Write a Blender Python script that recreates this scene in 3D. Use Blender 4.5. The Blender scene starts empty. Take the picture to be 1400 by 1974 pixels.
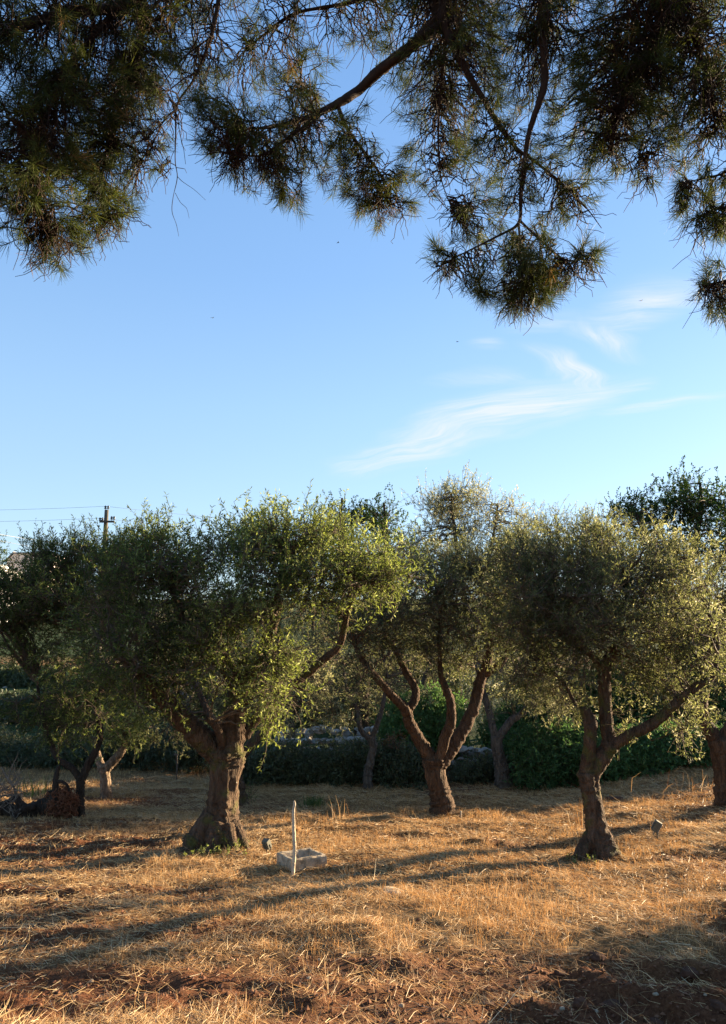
import bpy, math
import numpy as np
from mathutils import Vector

S = bpy.context.scene
COL = S.collection
rad = math.radians
RNG = np.random.default_rng(7)

# ------------------------------------------------------------------ camera model (photo pixels, 1400 x 1974)
F, CX, CY = 1480.0, 700.0, 987.0
PITCH = rad(10.0)
CAM = np.array([0.0, 0.0, 1.6])
FWD = np.array([0, math.cos(PITCH), math.sin(PITCH)])
UP = np.array([0, -math.sin(PITCH), math.cos(PITCH)])
SUN_AZ, SUN_EL = rad(57), rad(10.8)
SUN_DIR = np.array([math.sin(SUN_AZ) * math.cos(SUN_EL), math.cos(SUN_AZ) * math.cos(SUN_EL), math.sin(SUN_EL)])


def ray(px, py):
    d = np.array([1.0, 0, 0]) * ((px - CX) / F) + UP * ((CY - py) / F) + FWD
    return d / np.linalg.norm(d)


def P(px, py, Y):
    """point of the sight line that lies in the upright plane y = Y"""
    d = ray(px, py)
    return CAM + d * (Y / d[1])


def R(px, py, dist):
    return CAM + ray(px, py) * dist


def mpp(Y):
    return Y / math.cos(PITCH) / F


# ------------------------------------------------------------------ noise
def _h(ix, iy, iz, seed):
    n = (ix.astype(np.int64) * 374761393 + iy.astype(np.int64) * 668265263 + iz.astype(np.int64) * 2147483647 + seed * 1274126177) & 0xFFFFFFFF
    n = ((n ^ (n >> 13)) * 1274126177) & 0xFFFFFFFF
    n = ((n ^ (n >> 16)) * 2246822519) & 0xFFFFFFFF
    return (n ^ (n >> 15)).astype(np.float64) / 4294967295.0


def noise3(x, y, z, seed=0):
    x, y, z = np.broadcast_arrays(np.asarray(x, float), np.asarray(y, float), np.asarray(z, float))
    ix, iy, iz = np.floor(x), np.floor(y), np.floor(z)
    fx, fy, fz = x - ix, y - iy, z - iz
    fx, fy, fz = [f * f * (3 - 2 * f) for f in (fx, fy, fz)]
    r = 0
    for a in (0, 1):
        for b in (0, 1):
            for c in (0, 1):
                w = (fx if a else 1 - fx) * (fy if b else 1 - fy) * (fz if c else 1 - fz)
                r = r + w * _h(ix + a, iy + b, iz + c, seed)
    return r * 2 - 1


def noise2(x, y, seed=0):
    return noise3(x, y, 0.37, seed)


def fbm(x, y, seed=0, o=4):
    r, a = 0, 0.5
    for k in range(o):
        r = r + a * noise2(x * 2 ** k, y * 2 ** k, seed + k)
        a *= 0.5
    return r


def sstep(a, b, x):
    t = np.clip((np.asarray(x, float) - a) / (b - a), 0, 1)
    return t * t * (3 - 2 * t)


# ------------------------------------------------------------------ terrain
KY = [-3000, -30, 0, 5, 10, 13, 16, 19, 24, 30, 38, 47, 60, 80, 120, 400, 4000]
KZ = [4, 1.4, 0, -.42, -.80, -1.02, -1.10, -1.05, -.75, -.30, .15, .8, 2.6, 6.2, 9, 14, 20]


def base_h(x, y):
    x, y = np.broadcast_arrays(np.asarray(x, float), np.asarray(y, float))
    z = (np.interp(y - .6, KY, KZ) + np.interp(y + .6, KY, KZ) + np.interp(y, KY, KZ)) / 3
    z = z + .42 * sstep(2.6, 7.5, x) * sstep(6, 11, y) * (1 - sstep(22, 45, y))
    z = z + .10 * sstep(-2.0, -7, x) * sstep(8, 13, y) * (1 - sstep(22, 45, y))
    return z


def plough(x, y):
    """ploughed red soil in the near right corner"""
    e = (x - .55) * .60 - (y - 4.55) * .60
    e = e + .55 * fbm(x * .9, y * .9, 31, 3)
    return sstep(-.08, .35, e) * (1 - sstep(8.0, 9.5, y + .5 * fbm(x * .5, y * .5, 33, 2)))


def track(x, y):
    """worn red earth: a bare track leaving on the left, tyre-worn furrows beyond it"""
    w = .35 * fbm(x * .7, y * .7, 51, 3)
    a = np.exp(-((y - 7.6 + .10 * (x + 4) + w) / .38) ** 2) * sstep(-1.9, -2.9, x + w)
    b = np.exp(-((y - 9.9 + w * 1.5) / 1.3) ** 2) * sstep(-1.7, -2.8, x + w) * .92
    e = np.exp(-((y - 6.3 + w * 1.5) / .5) ** 2) * sstep(-1.4, -2.4, x + w) * .8
    c = np.exp(-(((x + .8) / 1.3) ** 2 + ((y - 5.1) / .5) ** 2)) * .95
    d = np.exp(-(((x + 2.1) / .9) ** 2 + ((y - 4.9) / .55) ** 2)) * .9
    return np.clip(a + b + c + d + e, 0, 1)


def bare(x, y):
    n = fbm(x * .55 + 4, y * .8, 71, 4)
    m = sstep(.08, .34, n) * .80
    return np.clip(np.maximum(np.maximum(plough(x, y), track(x, y)), m), 0, 1)


def height(x, y):
    x = np.asarray(x, float); y = np.asarray(y, float)
    z = base_h(x, y)
    r = np.hypot(x, y)
    near = 1 - sstep(22, 34, r)
    z = z + near * (.085 * fbm(x * .9, y * .9, 1, 3) + .030 * fbm(x * 3.1, y * 3.1, 5, 3) + .016 * noise2(x * 11, y * 11, 9))
    p = plough(x, y)
    cl = noise2(x * 4.2, y * 4.2, 13); cl2 = noise2(x * 9, y * 9, 17)
    fur = np.sin((x * .55 + y * .84) * 2 * np.pi / .62 + 2.2 * fbm(x * .8, y * .8, 19, 2))
    z = z + p * (.11 * np.maximum(cl, -.3) + .06 * cl2 + .045 * fur + .02 * noise2(x * 22, y * 22, 23)) * near
    t = track(x, y)
    z = z - .02 * t * near + t * near * (.012 + .016 * sstep(5.8, 7, y)) * (np.sin((y + .12 * x) * 2 * np.pi / .42 + noise2(x, y, 3)) + .9 * noise2(x * 9, y * 9, 27))
    # tussocks and small heaps
    z = z + near * .045 * sstep(.2, .7, noise2(x * 1.3, y * 2.6, 41)) + near * .03 * sstep(.2, .7, noise2(x * 3.3, y * 5.0, 43))
    return z


def ground_at(px, py):
    """where the sight line through a photo pixel meets the terrain"""
    d = ray(px, py)
    t0 = 1.0
    for t in np.arange(2.0, 200, .05):
        p = CAM + d * t
        if p[2] < float(base_h(p[0], p[1])):
            break
        t0 = t
    p = CAM + d * (t0 + .025)
    return np.array([p[0], p[1], float(height(p[0], p[1]))])


# ------------------------------------------------------------------ materials
def mat(name):
    m = bpy.data.materials.new(name); m.use_nodes = True
    nt = m.node_tree; nt.nodes.clear()
    out = nt.nodes.new('ShaderNodeOutputMaterial')
    return m, nt, out


def nd(nt, typ, **kw):
    n = nt.nodes.new(typ)
    for k, v in kw.items():
        if k == 'inp':
            for a, b in v.items():
                n.inputs[a].default_value = b
        else:
            setattr(n, k, v)
    return n


def ramp(nt, stops, src=None):
    n = nt.nodes.new('ShaderNodeValToRGB')
    e = n.color_ramp.elements
    while len(e) < len(stops):
        e.new(.5)
    for el, (p, c) in zip(e, stops):
        el.position = p; el.color = (*c, 1) if len(c) == 3 else c
    if src is not None:
        nt.links.new(src, n.inputs[0])
    return n


def leaf_mat(name, stops, transl=.3, rough=.45, tcol=1.6, spec=.4):
    """thin foliage: colour picked per leaf from the 'tint' attribute, part of the light passes through"""
    m, nt, out = mat(name)
    at = nd(nt, 'ShaderNodeAttribute', attribute_name='tint')
    rp = ramp(nt, stops, at.outputs['Fac'])
    pr = nd(nt, 'ShaderNodeBsdfPrincipled', inp={'Roughness': rough, 'Specular IOR Level': spec})
    nt.links.new(rp.outputs[0], pr.inputs['Base Color'])
    tr = nd(nt, 'ShaderNodeBsdfTranslucent')
    hs = nd(nt, 'ShaderNodeHueSaturation', inp={'Hue': .485, 'Saturation': 1.15, 'Value': tcol})
    nt.links.new(rp.outputs[0], hs.inputs['Color']); nt.links.new(hs.outputs[0], tr.inputs['Color'])
    mx = nd(nt, 'ShaderNodeMixShader', inp={0: transl})
    nt.links.new(pr.outputs[0], mx.inputs[1]); nt.links.new(tr.outputs[0], mx.inputs[2])
    nt.links.new(mx.outputs[0], out.inputs[0])
    return m


def bark_mat(name, dark, light, scale=9.0, bump=.6, moss=None):
    m, nt, out = mat(name)
    tc = nd(nt, 'ShaderNodeTexCoord')
    mp = nd(nt, 'ShaderNodeMapping', inp={'Scale': (scale, scale, scale * .28)})
    nt.links.new(tc.outputs['Object'], mp.inputs[0])
    n1 = nd(nt, 'ShaderNodeTexNoise', inp={'Scale': 1.6, 'Detail': 9.0, 'Roughness': .68, 'Distortion': .6})
    v1 = nd(nt, 'ShaderNodeTexVoronoi', feature='DISTANCE_TO_EDGE', inp={'Scale': 2.2})
    nt.links.new(mp.outputs[0], n1.inputs['Vector']); nt.links.new(mp.outputs[0], v1.inputs['Vector'])
    rp = ramp(nt, [(.30, dark), (.52, tuple((a + b) / 2 for a, b in zip(dark, light))), (.74, light)], n1.outputs[0])
    col = rp.outputs[0]
    if moss:
        n2 = nd(nt, 'ShaderNodeTexNoise', inp={'Scale': 5.0, 'Detail': 5.0})
        nt.links.new(tc.outputs['Object'], n2.inputs['Vector'])
        mr = ramp(nt, [(.55, (0, 0, 0)), (.68, (1, 1, 1))], n2.outputs[0])
        mx = nd(nt, 'ShaderNodeMix', data_type='RGBA', inp={7: (*moss, 1)})
        nt.links.new(mr.outputs[0], mx.inputs[0]); nt.links.new(col, mx.inputs[6])
        col = mx.outputs[2]
    pr = nd(nt, 'ShaderNodeBsdfPrincipled', inp={'Roughness': .92, 'Specular IOR Level': .15})
    nt.links.new(col, pr.inputs['Base Color'])
    ad = nd(nt, 'ShaderNodeMath', operation='ADD')
    sm = nd(nt, 'ShaderNodeMath', operation='SMOOTH_MIN', inp={1: .22, 2: .1})
    nt.links.new(v1.outputs[0], sm.inputs[0])
    nt.links.new(sm.outputs[0], ad.inputs[0]); nt.links.new(n1.outputs[0], ad.inputs[1])
    bp = nd(nt, 'ShaderNodeBump', inp={'Strength': min(1, bump * 1.3), 'Distance': .09})
    nt.links.new(ad.outputs[0], bp.inputs['Height']); nt.links.new(bp.outputs[0], pr.inputs['Normal'])
    nt.links.new(pr.outputs[0], out.inputs[0])
    return m


def rough_mat(name, stops, scale=6.0, rough=.9, bump=.3, detail=6.0, metallic=0.0):
    m, nt, out = mat(name)
    tc = nd(nt, 'ShaderNodeTexCoord')
    n1 = nd(nt, 'ShaderNodeTexNoise', inp={'Scale': scale, 'Detail': detail, 'Roughness': .65})
    nt.links.new(tc.outputs['Object'], n1.inputs['Vector'])
    rp = ramp(nt, stops, n1.outputs[0])
    pr = nd(nt, 'ShaderNodeBsdfPrincipled', inp={'Roughness': rough, 'Metallic': metallic, 'Specular IOR Level': .25})
    nt.links.new(rp.outputs[0], pr.inputs['Base Color'])
    if bump:
        bp = nd(nt, 'ShaderNodeBump', inp={'Strength': bump, 'Distance': .03})
        nt.links.new(n1.outputs[0], bp.inputs['Height']); nt.links.new(bp.outputs[0], pr.inputs['Normal'])
    nt.links.new(pr.outputs[0], out.inputs[0])
    return m


M = {}
M['olive_leaf'] = leaf_mat('olive_leaf', [(0, (0.032, 0.041, 0.019)), (0.40, (0.078, 0.092, 0.038)), (0.7, (0.155, 0.168, 0.072)), (0.88, (0.27, 0.275, 0.150)), (1, (0.37, 0.37, 0.25))], 0.48, .62, 1.6, .12)
M['olive_green'] = leaf_mat('olive_leaf_fresh', [(0, (0.030, 0.042, 0.015)), (0.40, (0.072, 0.094, 0.030)), (0.7, (0.155, 0.200, 0.056)), (1, (0.31, 0.345, 0.160))], 0.48, .62, 1.6, .12)
M['olive_grey'] = leaf_mat('olive_leaf_silver', [(0, (0.063, 0.074, 0.033)), (0.5, (0.14, 0.155, 0.069)), (0.8, (0.266, 0.27, 0.15)), (1, (0.42, 0.405, 0.263))], 0.5, .62, 1.6, .12)
M['oak_leaf'] = leaf_mat('oak_leaf', [(0, (0.013, 0.031, 0.011)), (0.6, (0.031, 0.063, 0.017)), (1, (0.072, 0.112, 0.026))], 0.25, .62, 1.6, .12)
M['hedge_leaf'] = leaf_mat('hedge_leaf', [(0, (0.034, 0.072, 0.028)), (0.6, (0.078, 0.150, 0.054)), (1, (0.116, 0.198, 0.061))], 0.3, .62, 1.6, .12)
M['bramble_leaf'] = leaf_mat('bramble_leaf', [(0, (.042, .060, .028)), (.6, (.098, .115, .050)), (.85, (.12, .115, .05)), (1, (.22, .14, .06))], .25, .55)
M['weed_leaf'] = leaf_mat('weed_leaf', [(0, (.035, .060, .016)), (1, (.11, .15, .04))], .3, .5)
M['needle'] = leaf_mat('pine_needle', [(0, (0.020, 0.027, 0.010)), (0.5, (0.046, 0.063, 0.018)), (0.8, (0.098, 0.115, 0.030)), (0.93, (0.17, 0.135, 0.042)), (1, (0.21, 0.13, 0.05))], 0.28, .62, 1.6, .12)
M['dry'] = leaf_mat('dry_grass', [(0, (.16, .082, .032)), (.35, (.37, .222, .090)), (.7, (.58, .395, .185)), (1, (.75, .59, .35))], .30, .6, 1.05, .25)
M['straw'] = leaf_mat('lying_straw', [(0, (.17, .086, .035)), (.35, (.39, .238, .103)), (.7, (.60, .425, .21)), (1, (.78, .64, .40))], .22, .55, 1.0, .3)
M['bark'] = bark_mat('olive_bark', (.030, .020, .013), (.185, .120, .078), 9, .8, (.10, .095, .03))
M['bark_red'] = bark_mat('olive_bark_reddish', (.032, .020, .013), (.185, .118, .076), 10, .8)
M['bark_pale'] = bark_mat('olive_bark_pale', (.08, .055, .04), (.36, .26, .18), 10, .6)
M['bark_grey'] = bark_mat('olive_bark_grey', (.05, .042, .035), (.21, .175, .145), 10, .7)
M['bark_dark'] = bark_mat('dark_bark', (.022, .016, .012), (.095, .068, .05), 9, .8)
M['pine_bark'] = bark_mat('pine_bark', (.030, .017, .012), (.13, .068, .042), 7, .9)
M['twig'] = rough_mat('olive_twig', [(.3, (.050, .034, .022)), (.7, (.15, .11, .075))], 20, .9, 0)
M['pine_twig'] = rough_mat('pine_twig', [(.3, (.016, .010, .007)), (.7, (.052, .032, .022))], 20, .95, 0)
M['dead_twig'] = rough_mat('dead_twig', [(.3, (.10, .075, .055)), (.7, (.26, .20, .15))], 20, .95, 0)
M['root'] = rough_mat('root_fibre', [(.3, (.09, .032, .016)), (.7, (.24, .10, .05))], 20, .95, .2)
M['stone'] = rough_mat('limestone', [(.28, (.10, .09, .075)), (.5, (.27, .25, .215)), (.72, (.42, .39, .345))], 3.5, .95, .6)
M['pale_stone'] = rough_mat('pale_stone', [(.3, (.20, .150, .095)), (.7, (.38, .30, .205))], 8, .95, .5)
M['trough'] = rough_mat('trough_stone', [(.30, (.13, .095, .060)), (.5, (.33, .26, .18)), (.66, (.48, .39, .28))], 11, .95, .55, 8)
M['clod'] = rough_mat('earth_clod', [(.3, (.040, .017, .009)), (.7, (.105, .043, .021))], 10, .95, .8)
M['pole_white'] = bark_mat('weathered_pale_wood', (.36, .28, .19), (.72, .61, .45), 30, .35)
M['lamp_metal'] = rough_mat('lamp_metal', [(.3, (.075, .075, .055)), (.7, (.13, .125, .095))], 14, .55, .08)
M['lamp_glass'] = rough_mat('lamp_lens', [(.3, (.55, .52, .44)), (.7, (.66, .63, .55))], 5, .25, 0)
M['pole_wood'] = rough_mat('utility_pole_wood', [(.3, (.055, .048, .038)), (.7, (.12, .105, .080))], 6, .9, .1)
M['ceramic'] = rough_mat('insulator_ceramic', [(.3, (.05, .06, .065)), (.7, (.09, .10, .105))], 6, .3, 0)
M['wire'] = rough_mat('cable', [(.3, (.20, .22, .24)), (.7, (.28, .30, .32))], 6, .6, 0)
M['plaster_pink'] = rough_mat('pink_plaster', [(.3, (.55, .45, .38)), (.7, (.66, .55, .47))], 1.5, .9, .05)
M['plaster_white'] = rough_mat('white_plaster', [(.3, (.66, .66, .64)), (.7, (.80, .79, .77))], 1.2, .9, .05)
M['roof_grey'] = rough_mat('grey_roof', [(.3, (.15, .15, .15)), (.7, (.25, .24, .23))], 2, .9, .2)
M['dark_glass'] = rough_mat('window_glass', [(.3, (.02, .025, .03)), (.7, (.04, .045, .05))], 2, .15, 0)
M['iron'] = rough_mat('iron_post', [(.3, (.06, .04, .03)), (.7, (.13, .10, .075))], 12, .8, .1)
M['bird'] = rough_mat('dark_feather', [(.3, (.012, .012, .014)), (.7, (.03, .03, .03))], 30, .7, 0)


def soil_material():
    m, nt, out = mat('red_soil_and_straw')
    L = nt.links.new
    geo = nd(nt, 'ShaderNodeNewGeometry')
    at = nd(nt, 'ShaderNodeAttribute', attribute_name='bare')
    gr = nd(nt, 'ShaderNodeAttribute', attribute_name='green')
    n1 = nd(nt, 'ShaderNodeTexNoise', inp={'Scale': 2.2, 'Detail': 8.0, 'Roughness': .7})
    n2 = nd(nt, 'ShaderNodeTexNoise', inp={'Scale': 34.0, 'Detail': 6.0, 'Roughness': .7})
    n3 = nd(nt, 'ShaderNodeTexNoise', inp={'Scale': 9.0, 'Detail': 8.0, 'Roughness': .75})
    for n in (n1, n2, n3):
        L(geo.outputs['Position'], n.inputs['Vector'])
    soil = ramp(nt, [(.28, (.060, .024, .012)), (.5, (.155, .060, .027)), (.72, (.26, .115, .056))], n2.outputs[0])
    straw = ramp(nt, [(.30, (.110, .056, .025)), (.48, (.225, .130, .055)), (.68, (.37, .235, .105))], n2.outputs[0])
    a1 = nd(nt, 'ShaderNodeMath', operation='MULTIPLY_ADD', inp={1: 1.1, 2: -.50})
    L(n1.outputs[0], a1.inputs[0])
    a2 = nd(nt, 'ShaderNodeMath', operation='ADD', use_clamp=True)
    L(a1.outputs[0], a2.inputs[0]); L(at.outputs['Fac'], a2.inputs[1])
    mx = nd(nt, 'ShaderNodeMix', data_type='RGBA')
    L(a2.outputs[0], mx.inputs[0]); L(straw.outputs[0], mx.inputs[6]); L(soil.outputs[0], mx.inputs[7])
    green = ramp(nt, [(.3, (.022, .040, .014)), (.7, (.060, .085, .030))], n3.outputs[0])
    mx2 = nd(nt, 'ShaderNodeMix', data_type='RGBA')
    L(gr.outputs['Fac'], mx2.inputs[0]); L(mx.outputs[2], mx2.inputs[6]); L(green.outputs[0], mx2.inputs[7])
    pr = nd(nt, 'ShaderNodeBsdfPrincipled', inp={'Roughness': .95, 'Specular IOR Level': .1})
    L(mx2.outputs[2], pr.inputs['Base Color'])
    ad = nd(nt, 'ShaderNodeMath', operation='ADD')
    L(n2.outputs[0], ad.inputs[0]); L(n3.outputs[0], ad.inputs[1])
    bp = nd(nt, 'ShaderNodeBump', inp={'Strength': 1.0, 'Distance': .06})
    L(ad.outputs[0], bp.inputs['Height']); L(bp.outputs[0], pr.inputs['Normal'])
    L(pr.outputs[0], out.inputs[0])
    return m


M['soil'] = soil_material()


# ------------------------------------------------------------------ object helpers
def mesh_obj(name, V, faces, material, parent=None, attrs=None, smooth=True, origin=None):
    """faces: list of (n, k) index arrays. V in world metres; origin is the parent's place."""
    V = np.asarray(V, float).reshape(-1, 3)
    if origin is not None:
        V = V - np.asarray(origin)
    me = bpy.data.meshes.new(name)
    me.vertices.add(len(V)); me.vertices.foreach_set('co', V.astype(np.float32).ravel())
    faces = [np.asarray(f, np.int32) for f in faces if len(f)]
    loops = np.concatenate([f.ravel() for f in faces])
    sizes = np.concatenate([np.full(len(f), f.shape[1], np.int32) for f in faces])
    starts = np.concatenate([[0], np.cumsum(sizes)[:-1]]).astype(np.int32)
    me.loops.add(len(loops)); me.loops.foreach_set('vertex_index', loops)
    me.polygons.add(len(sizes)); me.polygons.foreach_set('loop_start', starts)
    me.polygons.foreach_set('use_smooth', np.full(len(sizes), smooth, bool))
    me.update(calc_edges=True)
    if attrs:
        for k, v in attrs.items():
            a = me.attributes.new(k, 'FLOAT', 'POINT')
            a.data.foreach_set('value', np.asarray(v, np.float32))
    me.materials.append(material)
    o = bpy.data.objects.new(name, me); COL.objects.link(o)
    if parent is not None:
        o.parent = parent
    return o


def tag(o, label=None, cat=None, group=None, kind=None):
    if label: o['label'] = label
    if cat: o['category'] = cat
    if group: o['group'] = group
    if kind: o['kind'] = kind
    return o


def thing(name, loc, label, cat, group=None):
    o = bpy.data.objects.new(name, None); COL.objects.link(o)
    o.location = [float(v) for v in loc]
    o.empty_display_size = .2
    return tag(o, label, cat, group)


class Geo:
    """collects pieces into one mesh"""
    def __init__(s):
        s.V, s.F, s.T, s.n = [], {}, [], 0

    def add(s, V, faces, tint=None):
        V = np.asarray(V, float).reshape(-1, 3)
        for f in faces:
            f = np.asarray(f, np.int64)
            if len(f):
                s.F.setdefault(f.shape[1], []).append(f + s.n)
        s.V.append(V); s.n += len(V)
        s.T.append(np.full(len(V), .5) if tint is None else np.asarray(tint, float))
        return s

    def build(s, name, material, parent=None, origin=None, smooth=True, tint=True):
        V = np.concatenate(s.V)
        return mesh_obj(name, V, [np.concatenate(f) for f in s.F.values()], material, parent,
                        {'tint': np.concatenate(s.T)} if tint else None, smooth, origin)


def unit(v):
    v = np.asarray(v, float)
    return v / np.maximum(np.linalg.norm(v, axis=-1, keepdims=True), 1e-9)


def tubes(PT, RD, sides=4, closed=False):
    """PT (n, m, 3) centre lines, RD (n, m) radii -> verts, quads (and end caps when closed)"""
    PT = np.asarray(PT, float); RD = np.asarray(RD, float)
    n, m, _ = PT.shape
    T = np.empty_like(PT)
    T[:, 1:-1] = PT[:, 2:] - PT[:, :-2]; T[:, 0] = PT[:, 1] - PT[:, 0]; T[:, -1] = PT[:, -1] - PT[:, -2]
    T = unit(T)
    ref = np.zeros((n, 1, 3)); mean = np.abs(unit(PT[:, -1] - PT[:, 0]))
    ref[np.arange(n), 0, np.argmin(mean, axis=1)] = 1
    A = unit(np.cross(T, np.broadcast_to(ref, T.shape))); B = np.cross(T, A)
    ang = np.arange(sides) * 2 * np.pi / sides
    ring = A[:, :, None] * np.cos(ang)[None, None, :, None] + B[:, :, None] * np.sin(ang)[None, None, :, None]
    V = PT[:, :, None] + ring * RD[:, :, None, None]
    idx = np.arange(n * m * sides).reshape(n, m, sides)
    a = idx[:, :-1]; b = np.roll(idx, -1, axis=2)[:, :-1]; c = np.roll(idx, -1, axis=2)[:, 1:]; d = idx[:, 1:]
    Q = np.stack([a, b, c, d], -1).reshape(-1, 4)
    fs = [Q]
    if closed:
        fs.append(idx[:, 0, ::-1]); fs.append(idx[:, -1])
    return V.reshape(-1, 3), fs


def catmull(pts, per=8):
    pts = np.asarray(pts, float)
    p = np.concatenate([[2 * pts[0] - pts[1]], pts, [2 * pts[-1] - pts[-2]]])
    out = []
    for i in range(1, len(p) - 2):
        for t in np.arange(per) / per:
            a, b, c, d = p[i - 1], p[i], p[i + 1], p[i + 2]
            out.append(.5 * (2 * b + (c - a) * t + (2 * a - 5 * b + 4 * c - d) * t * t + (3 * b - a - 3 * c + d) * t ** 3))
    out.append(pts[-1])
    return np.array(out)


def limb(g, pts, radii, sides=14, per=8, knob=.15, seed=0, ridges=0.0, flare=0.0, cap=True):
    """a gnarled limb: smooth centre line, ring radius swollen by knots and long ridges; returns centre line"""
    pts = np.asarray(pts, float)
    d = np.linalg.norm(np.diff(pts, axis=0), axis=1)
    C = catmull(pts, per)
    t0 = np.concatenate([[0], np.cumsum(d)])
    rr = np.interp(np.linspace(0, len(pts) - 1, len(C)), np.arange(len(pts)), radii)
    V, fs = tubes(C[None], rr[None], sides, closed=cap)
    V = V.reshape(len(C), sides, 3)
    dirv = V - C[:, None]
    u = unit(dirv)
    s = V / np.maximum(rr[:, None, None], .03)
    k = .085 * noise3(s[..., 0] * 3.6, s[..., 1] * 3.6 + seed, s[..., 2] * .8, 21) + .05 * noise3(s[..., 0] * 6.5, s[..., 1] * 6.5 + seed, s[..., 2] * 1.6, 22) + knob * (noise3(s[..., 0] * .9 + seed, s[..., 1] * .9, s[..., 2] * .45, 3) + .6 * noise3(s[..., 0] * 2.3, s[..., 1] * 2.3 + seed, s[..., 2] * .9, 8))
    if ridges or flare:
        ang = np.arange(sides) * 2 * np.pi / sides
        z = np.linspace(0, 1, len(C))[:, None]
        lob = noise3(np.cos(ang)[None] * 1.9 + seed, np.sin(ang)[None] * 1.9, z * 2.0 * np.ones_like(ang)[None], 12)
        k = k + ridges * lob
        k = k + flare * np.exp(-z * 5.5) * (.35 + np.maximum(noise3(np.cos(ang)[None] * 1.6 + seed * 3, np.sin(ang)[None] * 1.6, z * .4, 15), -.4) * 1.6)
    V = C[:, None] + dirv * (1 + k[..., None])
    g.add(V.reshape(-1, 3), fs)
    return C, rr


def leaves(pos, dirs, length, width, tint, rng, fold=.12):
    """diamond leaves, one quad each"""
    n = len(pos)
    d = unit(dirs)
    s = unit(np.cross(d, rng.normal(size=(n, 3))))
    nn = np.cross(d, s)
    L = np.broadcast_to(length, n)[:, None]; W = np.broadcast_to(width, n)[:, None]
    mid = pos + d * L * .48 + nn * (L * fold)
    V = np.stack([pos, mid + s * W * .5, pos + d * L, mid - s * W * .5], 1)
    F_ = np.arange(n * 4).reshape(n, 4)
    return V.reshape(-1, 3), F_, np.repeat(tint, 4)


def bez(A, Bm, C, m=6):
    t = np.linspace(0, 1, m)[None, :, None]
    return (1 - t) ** 2 * A[:, None] + 2 * (1 - t) * t * Bm[:, None] + t * t * C[:, None]


def ball(rng, n, bias=2.3):
    v = unit(rng.normal(size=(n, 3)))
    return v * (rng.random((n, 1)) ** (1 / bias))


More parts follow.
